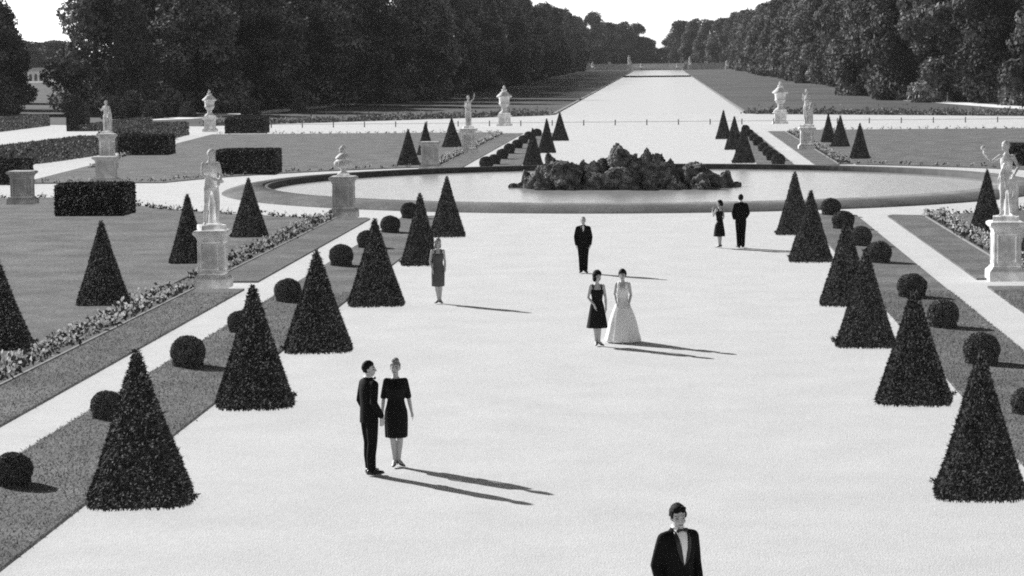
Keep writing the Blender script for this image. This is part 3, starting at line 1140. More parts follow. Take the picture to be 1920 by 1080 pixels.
class Fig:
    """a standing figure facing -Y, 1.75 m tall before scaling; sides: a = -x, b = +x"""

    def __init__(s, female, arms=None, legs=None, head=(0, 0, 0), lean=(0, 0), heels=False):
        s.f = female
        s.Hm = head_matrix(*head)
        sw = .150 if female else .170
        s.sh = {'a': Vector((-sw, 0, 1.415)), 'b': Vector((sw, 0, 1.415))}
        ex = sw + (.045 if female else .055)
        s.arms = {'a': dict(el=(-ex, .02, 1.13), wr=(-ex - .01, -.05, .885), hd=(0.05, -.12, -1), pn=(1, 0, 0), th=(0, -1, 0), curl=.5),
                  'b': dict(el=(ex, .02, 1.13), wr=(ex + .01, -.05, .885), hd=(-.05, -.12, -1), pn=(-1, 0, 0), th=(0, -1, 0), curl=.5)}
        for k, v in (arms or {}).items():
            s.arms[k].update(v)
        kx = .075 if female else .095
        s.legs = {'a': dict(kn=(-kx, -.01, .49), an=(-kx, .02, .085), tu=-.25), 'b': dict(kn=(kx, -.01, .49), an=(kx, .02, .085), tu=.25)}
        for k, v in (legs or {}).items():
            s.legs[k].update(v)
        s.heels = heels

    def body_mb(s):
        b = MB()
        f = s.f
        b.loft([(0, cy, z, rx, ry) for z, rx, ry, cy in (TOR_F if f else TOR_M)], 24)
        b.tube([(0, .015, 1.42), (0, .005, 1.50), (0, -.003, 1.57)], [.056, .046, .046] if f else [.066, .056, .055], 12)
        if f:
            for x in (-.062, .062):
                b.ell((x * .9, -.074, 1.265), (.052, .044, .055), 12)
        k = .82 if f else 1.0
        for sd, S in s.sh.items():
            A = s.arms[sd]
            E, W = Vector(A['el']), Vector(A['wr'])
            b.tube([(S.x * .35, 0.005, 1.41), (S.x * .75, 0, 1.408), S + Vector((0, 0, -.01))], [.045 * k, .05 * k, .052 * k], 12)
            m1 = S.lerp(E, .45)
            m2 = E.lerp(W, .35)
            b.tube([S, m1, E, m2, W], [.055 * k, .05 * k, .040 * k, .042 * k, .028 * k], 12)
            hand(b, W, A['hd'], A['pn'], A['th'], A['curl'], .9 if f else 1.0)
            L = s.legs[sd]
            K, N = Vector(L['kn']), Vector(L['an'])
            hp = Vector((-.088 if sd == 'a' else .088, 0, .88))
            q = .94 if f else 1.0
            b.tube([hp, hp.lerp(K, .5), K, K.lerp(N, .3) + Vector((0, .018, 0)), N.lerp(K, .2), N], [.092 * q, .078 * q, .054 * q, .055 * q, .037 * q, .036 * q], 12)
            t = L['tu']
            fd = Vector((math.sin(t), -math.cos(t), 0))
            hz = .075 if s.heels else .035
            b.tube([N + Vector((0, 0, hz - N.z)) - fd * .035, N + Vector((0, 0, (.06 if s.heels else .045) - N.z)) + fd * .05, N + Vector((0, 0, .024 - N.z)) + fd * .14, N + Vector((0, 0, .02 - N.z)) + fd * .18],
                   [.03, .034, .026, .02], 10)
        H = s.Hm
        b.ell((0, .012, 1.650), (.074, .094, .103), 20, H)
        b.ell((0, -.030, 1.590), (.056, .062, .068), 16, H)
        b.ell((0, -.060, 1.548), (.026, .024, .020), 10, H)       # chin
        b.ell((0, -.070, 1.668), (.052, .020, .012), 12, H)       # brow
        for x in (-1, 1):
            b.ell((x * .040, -.062, 1.605), (.022, .022, .022), 10, H)   # cheek
            b.ell((x * .076, .012, 1.625), (.011, .022, .034), 10, H)    # ear
        b.tube([(0, -.082, 1.655), (0, -.098, 1.63), (0, -.108, 1.612)], [.010, .012, .015], 8, 0, H)
        b.ell((0, -.088, 1.577), (.024, .012, .011), 10, H)       # lips
        return b

    def body(s, name, sc_, stone=None, voxel=.0075, extra=None):
        b = s.body_mb()
        if extra:
            extra(b)
        if stone:
            me = remeshed(b, name, [stone], .011, 3)
        else:
            me = remeshed(b, name, [M['skin'], M['eye'], M['brow'], M['lips']], voxel, 3)
            Hi = s.Hm.inverted()
            for p in me.polygons:
                c = Vector(p.center)
                if c.z < 1.45:
                    continue
                q = Hi @ c
                if q.y > -.045:
                    continue
                x = abs(q.x)
                if abs(x - .034) < .0155 and abs(q.z - 1.638) < .0075:
                    p.material_index = 1
                elif abs(x - .036) < .021 and abs(q.z - 1.664) < .006:
                    p.material_index = 2
                elif x < .025 and abs(q.z - 1.577) < .0085:
                    p.material_index = 3
        me.transform(Matrix.Scale(sc_, 4))
        return me

    def hair_mb(s, vol=1.0, line=1.705, nape=1.575, side=1.60, top=0.0, extra=()):
        b = MB()

        def deform(p):
            q = p.copy()
            d = p - Vector((0, .01, 1.655))
            n = noise.noise(d.normalized() * 5.0) * .008 * vol
            q += d.normalized() * n
            front = q.y < -.012
            if (front and q.z < line - .45 * max(0, q.y + .085)) or q.z < nape:
                q = Vector((0, .012, 1.64)) + (q - Vector((0, .012, 1.64))) * .72
            return q
        b.ell((0, .018, 1.662 + top), (.084 * vol, .100 * vol, .104 * vol), 36, s.Hm, 0, deform)
        for c, r in extra:
            b.ell(c, r, 14, s.Hm)
        return b


def loft_at(spec, z):
    for a, b in zip(spec, spec[1:]):
        if a[2] <= z <= b[2]:
            t = (z - a[2]) / (b[2] - a[2])
            return [a[i] + (b[i] - a[i]) * t for i in range(5)]
    return spec[-1] if z > spec[-1][2] else spec[0]


JACK = [(0, .005, .80, .188, .132), (0, .005, .95, .180, .128), (0, .005, 1.10, .168, .122), (0, .005, 1.22, .182, .128), (0, .005, 1.33, .186, .130), (0, .008, 1.41, .178, .113), (0, .012, 1.455, .135, .092), (0, .014, 1.49, .078, .074), (0, .014, 1.512, .068, .066)]


def put(mb_or_me, name, m, parent, sc_, remesh=None, smooth=2):
    if isinstance(mb_or_me, MB):
        me = remeshed(mb_or_me, name, m, remesh, smooth) if remesh else mb_or_me.mesh(name, m)
        me.transform(Matrix.Scale(sc_, 4))
    else:
        me = mb_or_me
    return link(name, me, parent, True)


def patch(zs, xfun, spec, off, thick=.012):
    """cloth strip lying on the front of a loft: xfun(z) -> (x0, x1)"""
    b = MB()
    rows = []
    for z in zs:
        x0, x1 = xfun(z)
        cx, cy, _, rx, ry = loft_at(spec, z)
        row = []
        for i in range(7):
            x = x0 + (x1 - x0) * i / 6
            y = cy - ry * math.sqrt(max(.05, 1 - (x / rx) ** 2))
            row.append((x, y - off, z))
        rows.append(row + [(p[0], p[1] + thick, p[2]) for p in row[::-1]])
    b.rings(rows)
    return b


def suit(fig, root, sc_, vz=1.17, vw=.055, shirt=True, lapels=True):
    jb = MB()
    jb.loft(JACK, 32, fold=lambda a, t: 1 + (.02 * math.sin(3 * a + 1) + .012 * math.sin(7 * a)) * max(0, .55 - t))
    for sd, S in fig.sh.items():
        A = fig.arms[sd]
        E, W = Vector(A['el']), Vector(A['wr'])
        S2 = S + Vector((.004 if sd == 'b' else -.004, 0, -.012))
        jb.tube([(S.x * .3, .008, 1.428), (S.x * .7, .004, 1.418), S2], [.062, .066, .068], 14)
        jb.tube([S2, S2.lerp(E, .5), E, E.lerp(W, .5), W.lerp(E, .05)], [.068, .066, .060, .056, .049], 14)
    put(jb, 'jacket', M['suit'], root, sc_, .011, 2)
    tb = MB()
    tb.ell((0, 0, .90), (.165, .118, .13), 18)
    for sd in 'ab':
        L = fig.legs[sd]
        K, N = Vector(L['kn']), Vector(L['an'])
        hp = Vector((-.088 if sd == 'a' else .088, 0, .86))
        tb.tube([hp, hp.lerp(K, .5), K, K.lerp(N, .5) + Vector((0, .01, 0)), (N.x, N.y - .01, .09)], [.100, .092, .077, .073, .070], 16)
    put(tb, 'trousers', M['suit'], root, sc_, .012, 2)
    for sd in 'ab':
        L = fig.legs[sd]
        N, t = Vector(L['an']), L['tu']
        fd = Vector((math.sin(t), -math.cos(t), 0))
        s = MB()
        P = [N - fd * .05, N + fd * .03, N + fd * .11, N + fd * .19]
        rr = []
        for p, w, h in zip([P[0] - fd * .02] + P + [P[-1] + fd * .025], (.02, .038, .042, .048, .04, .015), (.05, .085, .09, .062, .05, .03)):
            sdv = Vector((-fd.y, fd.x, 0))
            rr.append([(p.x + sdv.x * w * math.cos(a), p.y + sdv.y * w * math.cos(a), max(.002, h * .5 + h * .5 * math.sin(a))) for a in [2 * PI * i / 14 for i in range(14)]])
        s.rings(rr)
        put(s, 'shoe', M['shoe'], root, sc_)
    if shirt:
        zt = 1.495
        sh = patch([vz + (zt - vz) * i / 10 for i in range(11)], lambda z: (-vw * ((z - vz) / (zt - vz)) ** .9 - .003, vw * ((z - vz) / (zt - vz)) ** .9 + .003), JACK, .010, .03)
        put(sh, 'shirt', M['shirt'], root, sc_)
        c = MB()
        c.loft([(0, .010, 1.488, .071, .071), (0, .010, 1.50, .069, .070), (0, .009, 1.530, .062, .063), (0, .009, 1.532, .055, .056)], 24)
        put(c, 'collar', M['shirt'], root, sc_)
        t = MB()
        for x in (-1, 1):
            t.rings([[(x * d, -.079 + .012 * math.cos(a) - .004 * d / .06, 1.492 + h * math.sin(a)) for a in [2 * PI * i / 10 for i in range(10)]][::x] for d, h in ((.0, .010), (.012, .011), (.04, .024), (.062, .020))])
        put(t, 'bow_tie', M['satin'], root, sc_)
        if lapels:
            l = MB()
            for x in (-1, 1):
                def xf(z, x=x):
                    e = vw * ((z - vz) / (zt - vz)) ** .9 + .004
                    w = .045 * math.sin(PI * min(1, max(0.02, (z - vz) / (zt - vz)))) ** .6
                    return (x * e, x * (e + w)) if x > 0 else (x * (e + w), x * e)
                p = patch([vz + (zt - .02 - vz) * i / 10 for i in range(11)], xf, JACK, .016, .02)
                l.add(p.V, p.F)
            put(l, 'lapels', M['satin'], root, sc_)


def person(px, py, Hm, rz, fig, label, bodymat=None):
    p = G(px, py)
    s = Hm / 1.75
    root = link('person', fig.body('person', s), None, True)
    root.location = p
    root.rotation_euler = (0, 0, math.radians(rz))
    tag(root, label, 'person')
    return root, s


def skirt_folds(amp, n, ph=0.0):
    return lambda a, t: 1 + amp * max(0, 1 - t * 1.7) * (math.sin(n * a + ph) + .5 * math.sin((n * 2 - 3) * a + 1.3 + ph))


def dress(root, s, spec, m, amp=.03, n=9, sleeves=None, fig=None, straps=None, remesh=None, name='dress'):
    d = MB()
    d.loft(spec, 48, fold=skirt_folds(amp, n))
    if sleeves:
        for sd, S in fig.sh.items():
            A = fig.arms[sd]
            E, W = Vector(A['el']), Vector(A['wr'])
            S2 = S + Vector((0, 0, -.006))
            d.tube([(S.x * .4, .005, 1.405), S2], [.05, .055], 14)
            pts, rad = [S2, S2.lerp(E, .5), S2.lerp(E, .95)], [.057, .056, .055]
            d.tube(pts, rad, 14)
    if straps:
        x, w = straps
        top = spec[-1]
        for q in (-1, 1):
            yf = top[1] - top[4] * math.sqrt(max(.1, 1 - (x / top[3]) ** 2))
            yb = top[1] + top[4] * math.sqrt(max(.1, 1 - (x / top[3]) ** 2))
            d.tube([(q * x, yf - .0, top[2] - .01), (q * x * 1.02, yf * .75 - .01, (top[2] + 1.44) / 2 + .01), (q * x * 1.02, -.035, 1.445), (q * x * 1.02, .03, 1.452), (q * x, yb * .8, 1.39), (q * x, yb, top[2] - .01)], [w] * 6, 8)
    return put(d, name, m, root, s, remesh, 1)


def pumps(fig, root, s, m):
    for sd in 'ab':
        L = fig.legs[sd]
        N, t = Vector(L['an']), L['tu']
        fd = Vector((math.sin(t), -math.cos(t), 0))
        b = MB()
        sv = Vector((-fd.y, fd.x, 0))
        rr = []
        for u, w, z0, z1 in ((-.075, .018, .055, .105), (-.05, .034, .05, .11), (.02, .036, .03, .075), (.09, .040, .004, .055), (.15, .034, .002, .045), (.205, .010, .002, .025)):
            p = N + fd * u
            zc, zh = (z0 + z1) / 2, (z1 - z0) / 2
            rr.append([(p.x + sv.x * w * math.cos(a), p.y + sv.y * w * math.cos(a), zc + zh * math.sin(a)) for a in [2 * PI * i / 12 for i in range(12)]])
        b.rings(rr)
        h = N - fd * .055
        b.tube([(h.x, h.y, .06), (h.x, h.y, .008)], [.014, .008], 8)
        put(b, 'shoe', m, root, s)


# man in the foreground, cut by the lower edge
fg = Fig(False, head=(-11, 14, -3), arms={'a': dict(el=(-.234, .05, 1.13), wr=(-.215, -.03, .90)), 'b': dict(el=(.24, .05, 1.13), wr=(.225, -.05, .90))})
r, s = person(1272, 1259, 1.80, 31, fg, 'dark-haired man in dinner jacket and bow tie looking down, cut by the lower edge')
suit(fg, r, s, vz=1.14, vw=.062)
put(fg.hair_mb(1.04, 1.708, 1.575, extra=[((.015, -.05, 1.742), (.05, .04, .022)), ((-.03, -.035, 1.75), (.045, .05, .022)), ((-.074, -.018, 1.655), (.012, .02, .035)), ((.074, -.018, 1.655), (.012, .02, .035))]), 'hair', M['darkhair'], r, s)

# man at left seen from behind, turned to the woman
fg = Fig(False, head=(-30, 4, 0), arms={'a': dict(el=(-.24, .05, 1.13), wr=(-.205, -.10, .91)), 'b': dict(el=(.235, .03, 1.13), wr=(.20, -.08, .90))},
         legs={'a': dict(kn=(-.09, .0, .49), an=(-.085, .03, .085), tu=-.2), 'b': dict(kn=(.085, -.03, .49), an=(.08, -.03, .085), tu=.35)})
r, s = person(694, 888, 1.78, 126, fg, 'man in a dark suit turned away, looking at the woman in the elbow-sleeved black dress')
suit(fg, r, s, vz=1.2, vw=.05, lapels=False)
put(fg.hair_mb(1.02, 1.712, 1.57), 'hair', M['darkhair'], r, s)

# woman in short black dress with elbow sleeves, fair hair pinned up
fg = Fig(True, head=(-6, 6, 0), heels=True, arms={'a': dict(el=(-.205, .02, 1.14), wr=(-.225, -.06, .90)), 'b': dict(el=(.205, .03, 1.14), wr=(.255, -.01, .90), hd=(.25, -.1, -1))},
         legs={'a': dict(kn=(-.06, -.02, .49), an=(-.035, .02, .10), tu=-.1), 'b': dict(kn=(.065, -.0, .49), an=(.035, .03, .10), tu=.55)})
r, s = person(744, 873, 1.70, 4, fg, 'fair-haired woman in a black elbow-sleeved dress beside the man turned away')
dress(r, s, [(0, 0, .475, .178, .150), (0, 0, .5, .184, .155), (0, 0, .65, .190, .155), (0, 0, .80, .194, .148), (0, 0, .92, .186, .138), (0, 0, 1.02, .155, .115), (0, 0, 1.10, .140, .105), (0, -.010, 1.2, .158, .135), (0, -.016, 1.28, .172, .158), (0, -.006, 1.36, .168, .125), (0, .006, 1.43, .135, .080), (0, .008, 1.455, .09, .066)],
      M['blackdress'], .035, 8, sleeves=True, fig=fg, remesh=.010)
pumps(fg, r, s, M['shoe'])
put(fg.hair_mb(1.03, 1.70, 1.60, extra=[((0, .015, 1.755), (.066, .075, .045)), ((0, .095, 1.70), (.05, .045, .05))]), 'hair', M['fairhair'], r, s)

# blonde woman in grey dress
fg = Fig(True, head=(18, 4, 0), heels=True, arms={'a': dict(el=(-.205, .03, 1.14), wr=(-.165, -.11, .93), hd=(.12, -.15, -1)), 'b': dict(el=(.195, .04, 1.14), wr=(.185, -.07, .92), hd=(-.15, -.1, -1))},
         legs={'a': dict(kn=(-.05, -.02, .49), an=(.0, .02, .10), tu=-.6), 'b': dict(kn=(.07, .0, .49), an=(.055, .03, .10), tu=.2)})
r, s = person(822, 568, 1.72, 12, fg, 'blonde woman in a sleeveless grey knee-length dress standing alone on the gravel')
dress(r, s, [(0, 0, .46, .172, .14), (0, 0, .6, .176, .145), (0, 0, .75, .182, .142), (0, 0, .90, .178, .13), (0, 0, 1.0, .155, .112), (0, 0, 1.09, .134, .098), (0, -.006, 1.2, .146, .112), (0, -.014, 1.28, .158, .138), (0, -.004, 1.345, .150, .112)],
      M['greydress'], .03, 7, straps=(.085, .022))
pumps(fg, r, s, M['greydress'])
put(fg.hair_mb(1.10, 1.705, 1.53, extra=[((-.07, .02, 1.56), (.032, .06, .075)), ((.07, .02, 1.56), (.032, .06, .075)), ((0, .085, 1.58), (.075, .04, .085))]), 'hair', M['fairhair'], r, s)

# bald man in dinner jacket
fg = Fig(False, head=(0, 4, 0), arms={'a': dict(el=(-.24, .03, 1.13), wr=(-.215, -.03, .885)), 'b': dict(el=(.24, .03, 1.13), wr=(.215, -.03, .885))},
         legs={'a': dict(kn=(-.078, -.01, .49), an=(-.066, .02, .085)), 'b': dict(kn=(.078, -.01, .49), an=(.066, .02, .085))})
r, s = person(1094, 511, 1.68, 2, fg, 'balding grey-haired man in a dinner jacket facing forward alone on the gravel')
suit(fg, r, s, vz=1.29, vw=.045)
put(fg.hair_mb(.985, 1.80, 1.585), 'hair', M['greyhair'], r, s)

# woman in black sundress
fg = Fig(True, head=(30, 2, 3), heels=True, arms={'a': dict(el=(-.215, .0, 1.14), wr=(-.085, -.20, .98), hd=(.25, -.1, -1), pn=(0, 1, 0)), 'b': dict(el=(.205, .05, 1.14), wr=(.215, .0, .90))},
         legs={'a': dict(kn=(-.045, .0, .49), an=(-.03, .02, .10), tu=-.1), 'b': dict(kn=(.05, -.01, .49), an=(.04, -.02, .10), tu=.5)})
r, s = person(1120, 647, 1.66, 8, fg, 'dark-haired woman in a flared black sundress beside the woman in white')
dress(r, s, [(0, 0, .42, .250, .215), (0, 0, .45, .248, .213), (0, 0, .6, .225, .19), (0, 0, .8, .19, .15), (0, 0, .95, .165, .122), (0, 0, 1.06, .130, .098), (0, -.004, 1.14, .130, .10), (0, -.012, 1.24, .150, .132), (0, -.012, 1.30, .152, .130), (0, -.004, 1.335, .146, .108)],
      M['blackdress'], .035, 7, straps=(.10, .017))
pumps(fg, r, s, M['shoe'])
put(fg.hair_mb(1.25, 1.712, 1.545, top=.014, extra=[((-.075, .01, 1.585), (.04, .06, .07)), ((0, .075, 1.60), (.085, .05, .08))]), 'hair', M['darkhair'], r, s)

# woman in white gown
fg = Fig(True, head=(-8, 6, 0), heels=True, arms={'a': dict(el=(-.20, .04, 1.15), wr=(-.145, -.17, .955), hd=(.45, -.5, -.8), pn=(1, 0, 0)), 'b': dict(el=(.20, .04, 1.15), wr=(.165, -.17, .955), hd=(-.1, -.5, -.9), pn=(-1, 0, 0))})
r, s = person(1168, 640, 1.63, -2, fg, 'dark-haired woman in a long white ball gown on the gravel')
dress(r, s, [(0, .02, .01, .435, .42), (0, .02, .06, .435, .42), (0, .02, .25, .385, .36), (0, .015, .45, .345, .315), (0, .01, .65, .285, .255), (0, .005, .85, .205, .175), (0, 0, .98, .165, .13), (0, 0, 1.07, .128, .096), (0, -.004, 1.15, .132, .104), (0, -.012, 1.24, .150, .134), (0, -.012, 1.30, .154, .132), (0, -.002, 1.36, .150, .102)],
      M['gown'], .05, 9, straps=(.09, .034), name='gown')
put(fg.hair_mb(1.2, 1.712, 1.575, top=.010, extra=[((0, .02, 1.765), (.06, .065, .035))]), 'hair', M['darkhair'], r, s)

# couple at right beyond: woman seen from behind in profile, man from behind
fg = Fig(True, head=(40, -2, 0), heels=True, arms={'a': dict(el=(-.205, .02, 1.14), wr=(-.20, -.12, .93)), 'b': dict(el=(.23, -.10, 1.17), wr=(.12, -.25, 1.36), hd=(-.3, -.1, 1), pn=(0, 1, 0), th=(1, 0, 0))},
         legs={'a': dict(kn=(-.05, -.01, .49), an=(-.035, .02, .10), tu=-.1), 'b': dict(kn=(.05, -.01, .49), an=(.035, .02, .10), tu=.1)})
r, s = person(1349, 464, 1.60, 222, fg, 'woman in a flared black dress, face in profile, beside the man seen from behind')
dress(r, s, [(0, 0, .42, .225, .20), (0, 0, .45, .225, .20), (0, 0, .6, .215, .185), (0, 0, .8, .185, .15), (0, 0, .95, .16, .12), (0, 0, 1.06, .130, .098), (0, -.004, 1.14, .132, .102), (0, -.012, 1.24, .150, .132), (0, -.012, 1.30, .152, .130), (0, -.002, 1.355, .148, .104)],
      M['blackdress'], .03, 7, straps=(.10, .015))
pumps(fg, r, s, M['shoe'])
put(fg.hair_mb(1.14, 1.712, 1.55, extra=[((0, .09, 1.62), (.07, .055, .085))]), 'hair', M['darkhair'], r, s)

fg = Fig(False, head=(-6, 4, 0), arms={'a': dict(el=(-.25, -.02, 1.13), wr=(-.17, -.16, .97), hd=(.5, -.5, -.3)), 'b': dict(el=(.25, .0, 1.13), wr=(.20, -.14, .95), hd=(-.5, -.4, -.4))},
         legs={'a': dict(kn=(-.08, -.01, .49), an=(-.065, .02, .085)), 'b': dict(kn=(.08, -.01, .49), an=(.065, .02, .085))})
r, s = person(1389, 464, 1.80, 184, fg, 'man in a black suit seen from behind, standing by the woman in profile')
suit(fg, r, s, lapels=False)
put(fg.hair_mb(1.02, 1.715, 1.565), 'hair', M['darkhair'], r, s)
# ------------------------------------------------------------------ pedestals, statues, urns
def pedestal(c, w, h, label, m='stone', group=None, panel=True, name='stone_pedestal'):
    """square pedestal: plinth, shaft with sunk panels, moulded cap; w = width of the shaft"""
    o = empty(name, (c[0], c[1], 0.0))
    tag(o, label, 'pedestal', group)
    p = w / 2
    b = MB()
    b.box(-p * 1.36, p * 1.36, -p * 1.36, p * 1.36, -.02, h * .15, .02)
    b.rings([[(x * k, y * k, z) for x, y in ((-p, -p), (p, -p), (p, p), (-p, p))] for k, z in ((1.36, h * .148), (1.30, h * .17), (1.16, h * .20), (1.06, h * .235), (1.02, h * .24))])
    b.build('plinth', M[m], o, smooth=False)
    b = MB()
    b.box(-p, p, -p, p, h * .237, h * .83, .012)
    if panel:
        for a in range(4):
            rot = Matrix.Rotation(a * PI / 2, 3, 'Z')
            t = MB()
            z0, z1, q = h * .29, h * .78, p * .74
            th = .022
            for x0, x1, za, zb in ((-q, q, z0, z0 + .05), (-q, q, z1 - .05, z1), (-q, -q + .05, z0 + .05, z1 - .05), (q - .05, q, z0 + .05, z1 - .05)):
                t.box(x0, x1, -p - th, -p + .01, za, zb, .006)
            b.add([rot @ Vector(v) for v in t.V], t.F)
    b.build('shaft', M[m], o, smooth=False)
    b = MB()
    b.rings([[(x * k, y * k, z) for x, y in ((-p, -p), (p, -p), (p, p), (-p, p))] for k, z in ((1.02, h * .826), (1.06, h * .85), (1.08, h * .875), (1.20, h * .90), (1.30, h * .925), (1.33, h * .935), (1.33, h * .97), (1.26, h * .985), (1.10, h))])
    b.build('cap', M[m], o, smooth=False)
    return o


def ped_px(xc, yb, yt, wpx, label, m='stone', **k):
    c = G(xc, yb)
    s = scale_at(c)
    w = wpx / s
    c *= (c.y + w * .6) / c.y
    h = (yb - yt) / s
    pedestal(c, w, h, label, m, **k)
    return c, h, s


def drape(b, spec, n=11, amp=.07, ph=0.0):
    b.loft(spec, 60, fold=lambda a, t: 1 + amp * (math.sin(n * a + 3 * t + ph) + .6 * math.sin((n + 6) * a - 4 * t)))


def statue(c, z, Hs, rz, fig, label, m='marble', cloth=None, support=None, extra=None):
    o = empty('statue', (c[0], c[1], z), math.radians(rz))
    tag(o, label, 'statue')
    s = Hs / 1.86
    up = .10

    def ex(b):
        h = fig.hair_mb(1.06, 1.705, 1.56, extra=[((0, .085, 1.65), (.05, .045, .05))])
        b.add(h.V, h.F)
        if extra:
            extra(b)
    me = fig.body('figure', s, M[m], extra=ex)
    me.transform(Matrix.Translation((0, 0, up * s)))
    link('figure', me, o)
    b = MB()
    b.box(-.30, .30, -.26, .26, 0, .11, .015)
    b.loft([(0, 0, .10, .27, .23), (0, 0, .125, .25, .21), (0, 0, .135, .2, .16)], 18, fold=lambda a, t: 1 + .06 * math.sin(5 * a))
    b2 = b.mesh('plinth', M[m], False)
    b2.transform(Matrix.Scale(s, 4))
    link('plinth', b2, o)
    if cloth:
        b = MB()
        cloth(b)
        me = remeshed(b, 'drapery', M[m], .012, 1)
        me.transform(Matrix.Translation((0, 0, up * s)) @ Matrix.Scale(s, 4))
        link('drapery', me, o)
    if support:
        b = MB()
        support(b)
        me = remeshed(b, 'support', M[m], .015, 1)
        me.transform(Matrix.Translation((0, 0, up * s)) @ Matrix.Scale(s, 4))
        link('support', me, o)
    return o


# near left: nude figure with arms crossing, head turned
c, h, s = ped_px(400, 541, 432, 48, 'tall pale pedestal under the nude statue with crossed arms')
fg = Fig(False, head=(38, 12, 4), arms={'a': dict(el=(-.215, -.06, 1.16), wr=(.10, -.215, 1.05), hd=(1, -.05, -.35), pn=(0, 1, 0), th=(0, 0, 1)), 'b': dict(el=(.245, .02, 1.14), wr=(.16, -.16, .99), hd=(-.6, -.3, -.7), pn=(0, 1, 0))},
         legs={'a': dict(kn=(-.13, -.02, .49), an=(-.16, .03, .085), tu=-.3), 'b': dict(kn=(.12, -.10, .49), an=(.13, .0, .085), tu=.4)})
statue(c, h, (432 - 281) / s, 24, fg, 'pale nude male statue with arms crossed low and head turned, on the near left pedestal',
       support=lambda b: (b.tube([(.05, .16, 0), (.06, .15, .35), (.05, .13, .66)], [.10, .085, .06], 12), b.ell((.13, -.20, .99), (.05, .045, .08), 10)))

# near right: draped figure raising an arm
c, h, s = ped_px(1885, 527, 416, 50, 'tall pale pedestal under the right statue holding up a hand')
fg = Fig(True, head=(-48, 8, -6), arms={'a': dict(el=(-.34, -.04, 1.28), wr=(-.52, -.10, 1.47), hd=(-.1, 0, 1), pn=(1, 0, 0), curl=1.1, th=(0, -1, 0)), 'b': dict(el=(.27, .06, 1.16), wr=(.17, -.10, .96), hd=(-.5, -.5, -.7))},
         legs={'a': dict(kn=(-.09, -.10, .49), an=(-.11, .02, .085), tu=-.3), 'b': dict(kn=(.09, -.0, .49), an=(.11, .04, .085), tu=.3)})
statue(c, h, (416 - 266) / s, -8, fg, 'pale draped statue raising a hand with a small round object, on the near right pedestal',
       extra=lambda b: b.ell((-.535, -.105, 1.60), (.06, .06, .06), 12),
       cloth=lambda b: (drape(b, [(.02, .03, .62, .19, .15), (.01, .01, .70, .195, .155), (.0, 0, .86, .195, .15), (0, 0, .98, .165, .13), (0, 0, 1.04, .14, .105)]),
                        b.tube([(.16, -.1, .95), (.22, .06, .7), (.2, .14, .35), (.2, .14, .05)], [.05, .07, .085, .09], 12),
                        b.tube([(.12, .04, 1.40), (-.05, -.13, 1.2), (-.12, -.10, 1.0)], [.045, .04, .04], 10)),
       support=lambda b: b.tube([(.06, .15, 0), (.06, .14, .55)], [.11, .08], 12))

# far left statue
c, h, s = ped_px(202, 318, 251, 25, 'pale pedestal of the small far left statue, behind an empty stone block')
fg = Fig(False, head=(-25, 6, 0), arms={'a': dict(el=(-.26, -.05, 1.18), wr=(-.27, -.20, 1.28), hd=(-.2, -.6, .4)), 'b': dict(el=(.24, .04, 1.15), wr=(.17, -.08, .96))})
statue(c, h, (251 - 189) / s, -15, fg, 'small pale draped statue on the far left above the long hedge',
       cloth=lambda b: (drape(b, [(.0, .02, .04, .19, .15), (.0, .02, .4, .19, .15), (0, 0, .75, .19, .15), (0, 0, .95, .17, .13)], 7, .12),
                        b.tube([(.15, .06, 1.4), (.2, .1, .9), (.2, .1, .1)], [.06, .09, .10], 12)))

# back left statue with raised arm
c, h, s = ped_px(879, 289, 241, 24, 'pale pedestal under the slim statue with arm overhead beyond the pond')
fg = Fig(True, head=(20, -8, 6), arms={'b': dict(el=(.30, -.02, 1.55), wr=(.36, -.04, 1.80), hd=(-.1, 0, 1), th=(0, -1, 0)), 'a': dict(el=(-.20, .03, 1.15), wr=(-.10, -.17, 1.0), hd=(.6, -.3, -.4))})
statue(c, h, (241 - 180) / s, 10, fg, 'slim pale statue raising one arm overhead, beyond the pond on the left',
       cloth=lambda b: drape(b, [(0, .02, .03, .16, .14), (0, .02, .4, .165, .14), (0, 0, .75, .18, .14), (0, 0, 1.0, .15, .12), (0, -.01, 1.25, .16, .135), (0, 0, 1.36, .145, .10)], 9, .07))

# back right statue
c, h, s = ped_px(1513, 280, 239, 24, 'pale pedestal under the draped statue right beyond the pond')
fg = Fig(True, head=(-35, 6, 0), arms={'a': dict(el=(-.18, -.10, 1.20), wr=(-.16, -.17, 1.42), hd=(0, -.2, 1), th=(1, 0, 0)), 'b': dict(el=(.23, .05, 1.14), wr=(.18, -.06, .95))})
statue(c, h, (239 - 168) / s, -18, fg, 'pale draped statue holding one hand to its chest, beyond the pond on the right',
       cloth=lambda b: (drape(b, [(0.02, .02, .03, .17, .14), (0.02, .02, .4, .175, .145), (0, 0, .75, .19, .15), (0, 0, .98, .16, .125)], 8, .10),
                        b.tube([(.13, .06, 1.4), (.19, .08, .9), (.2, .08, .1)], [.05, .08, .09], 12)))


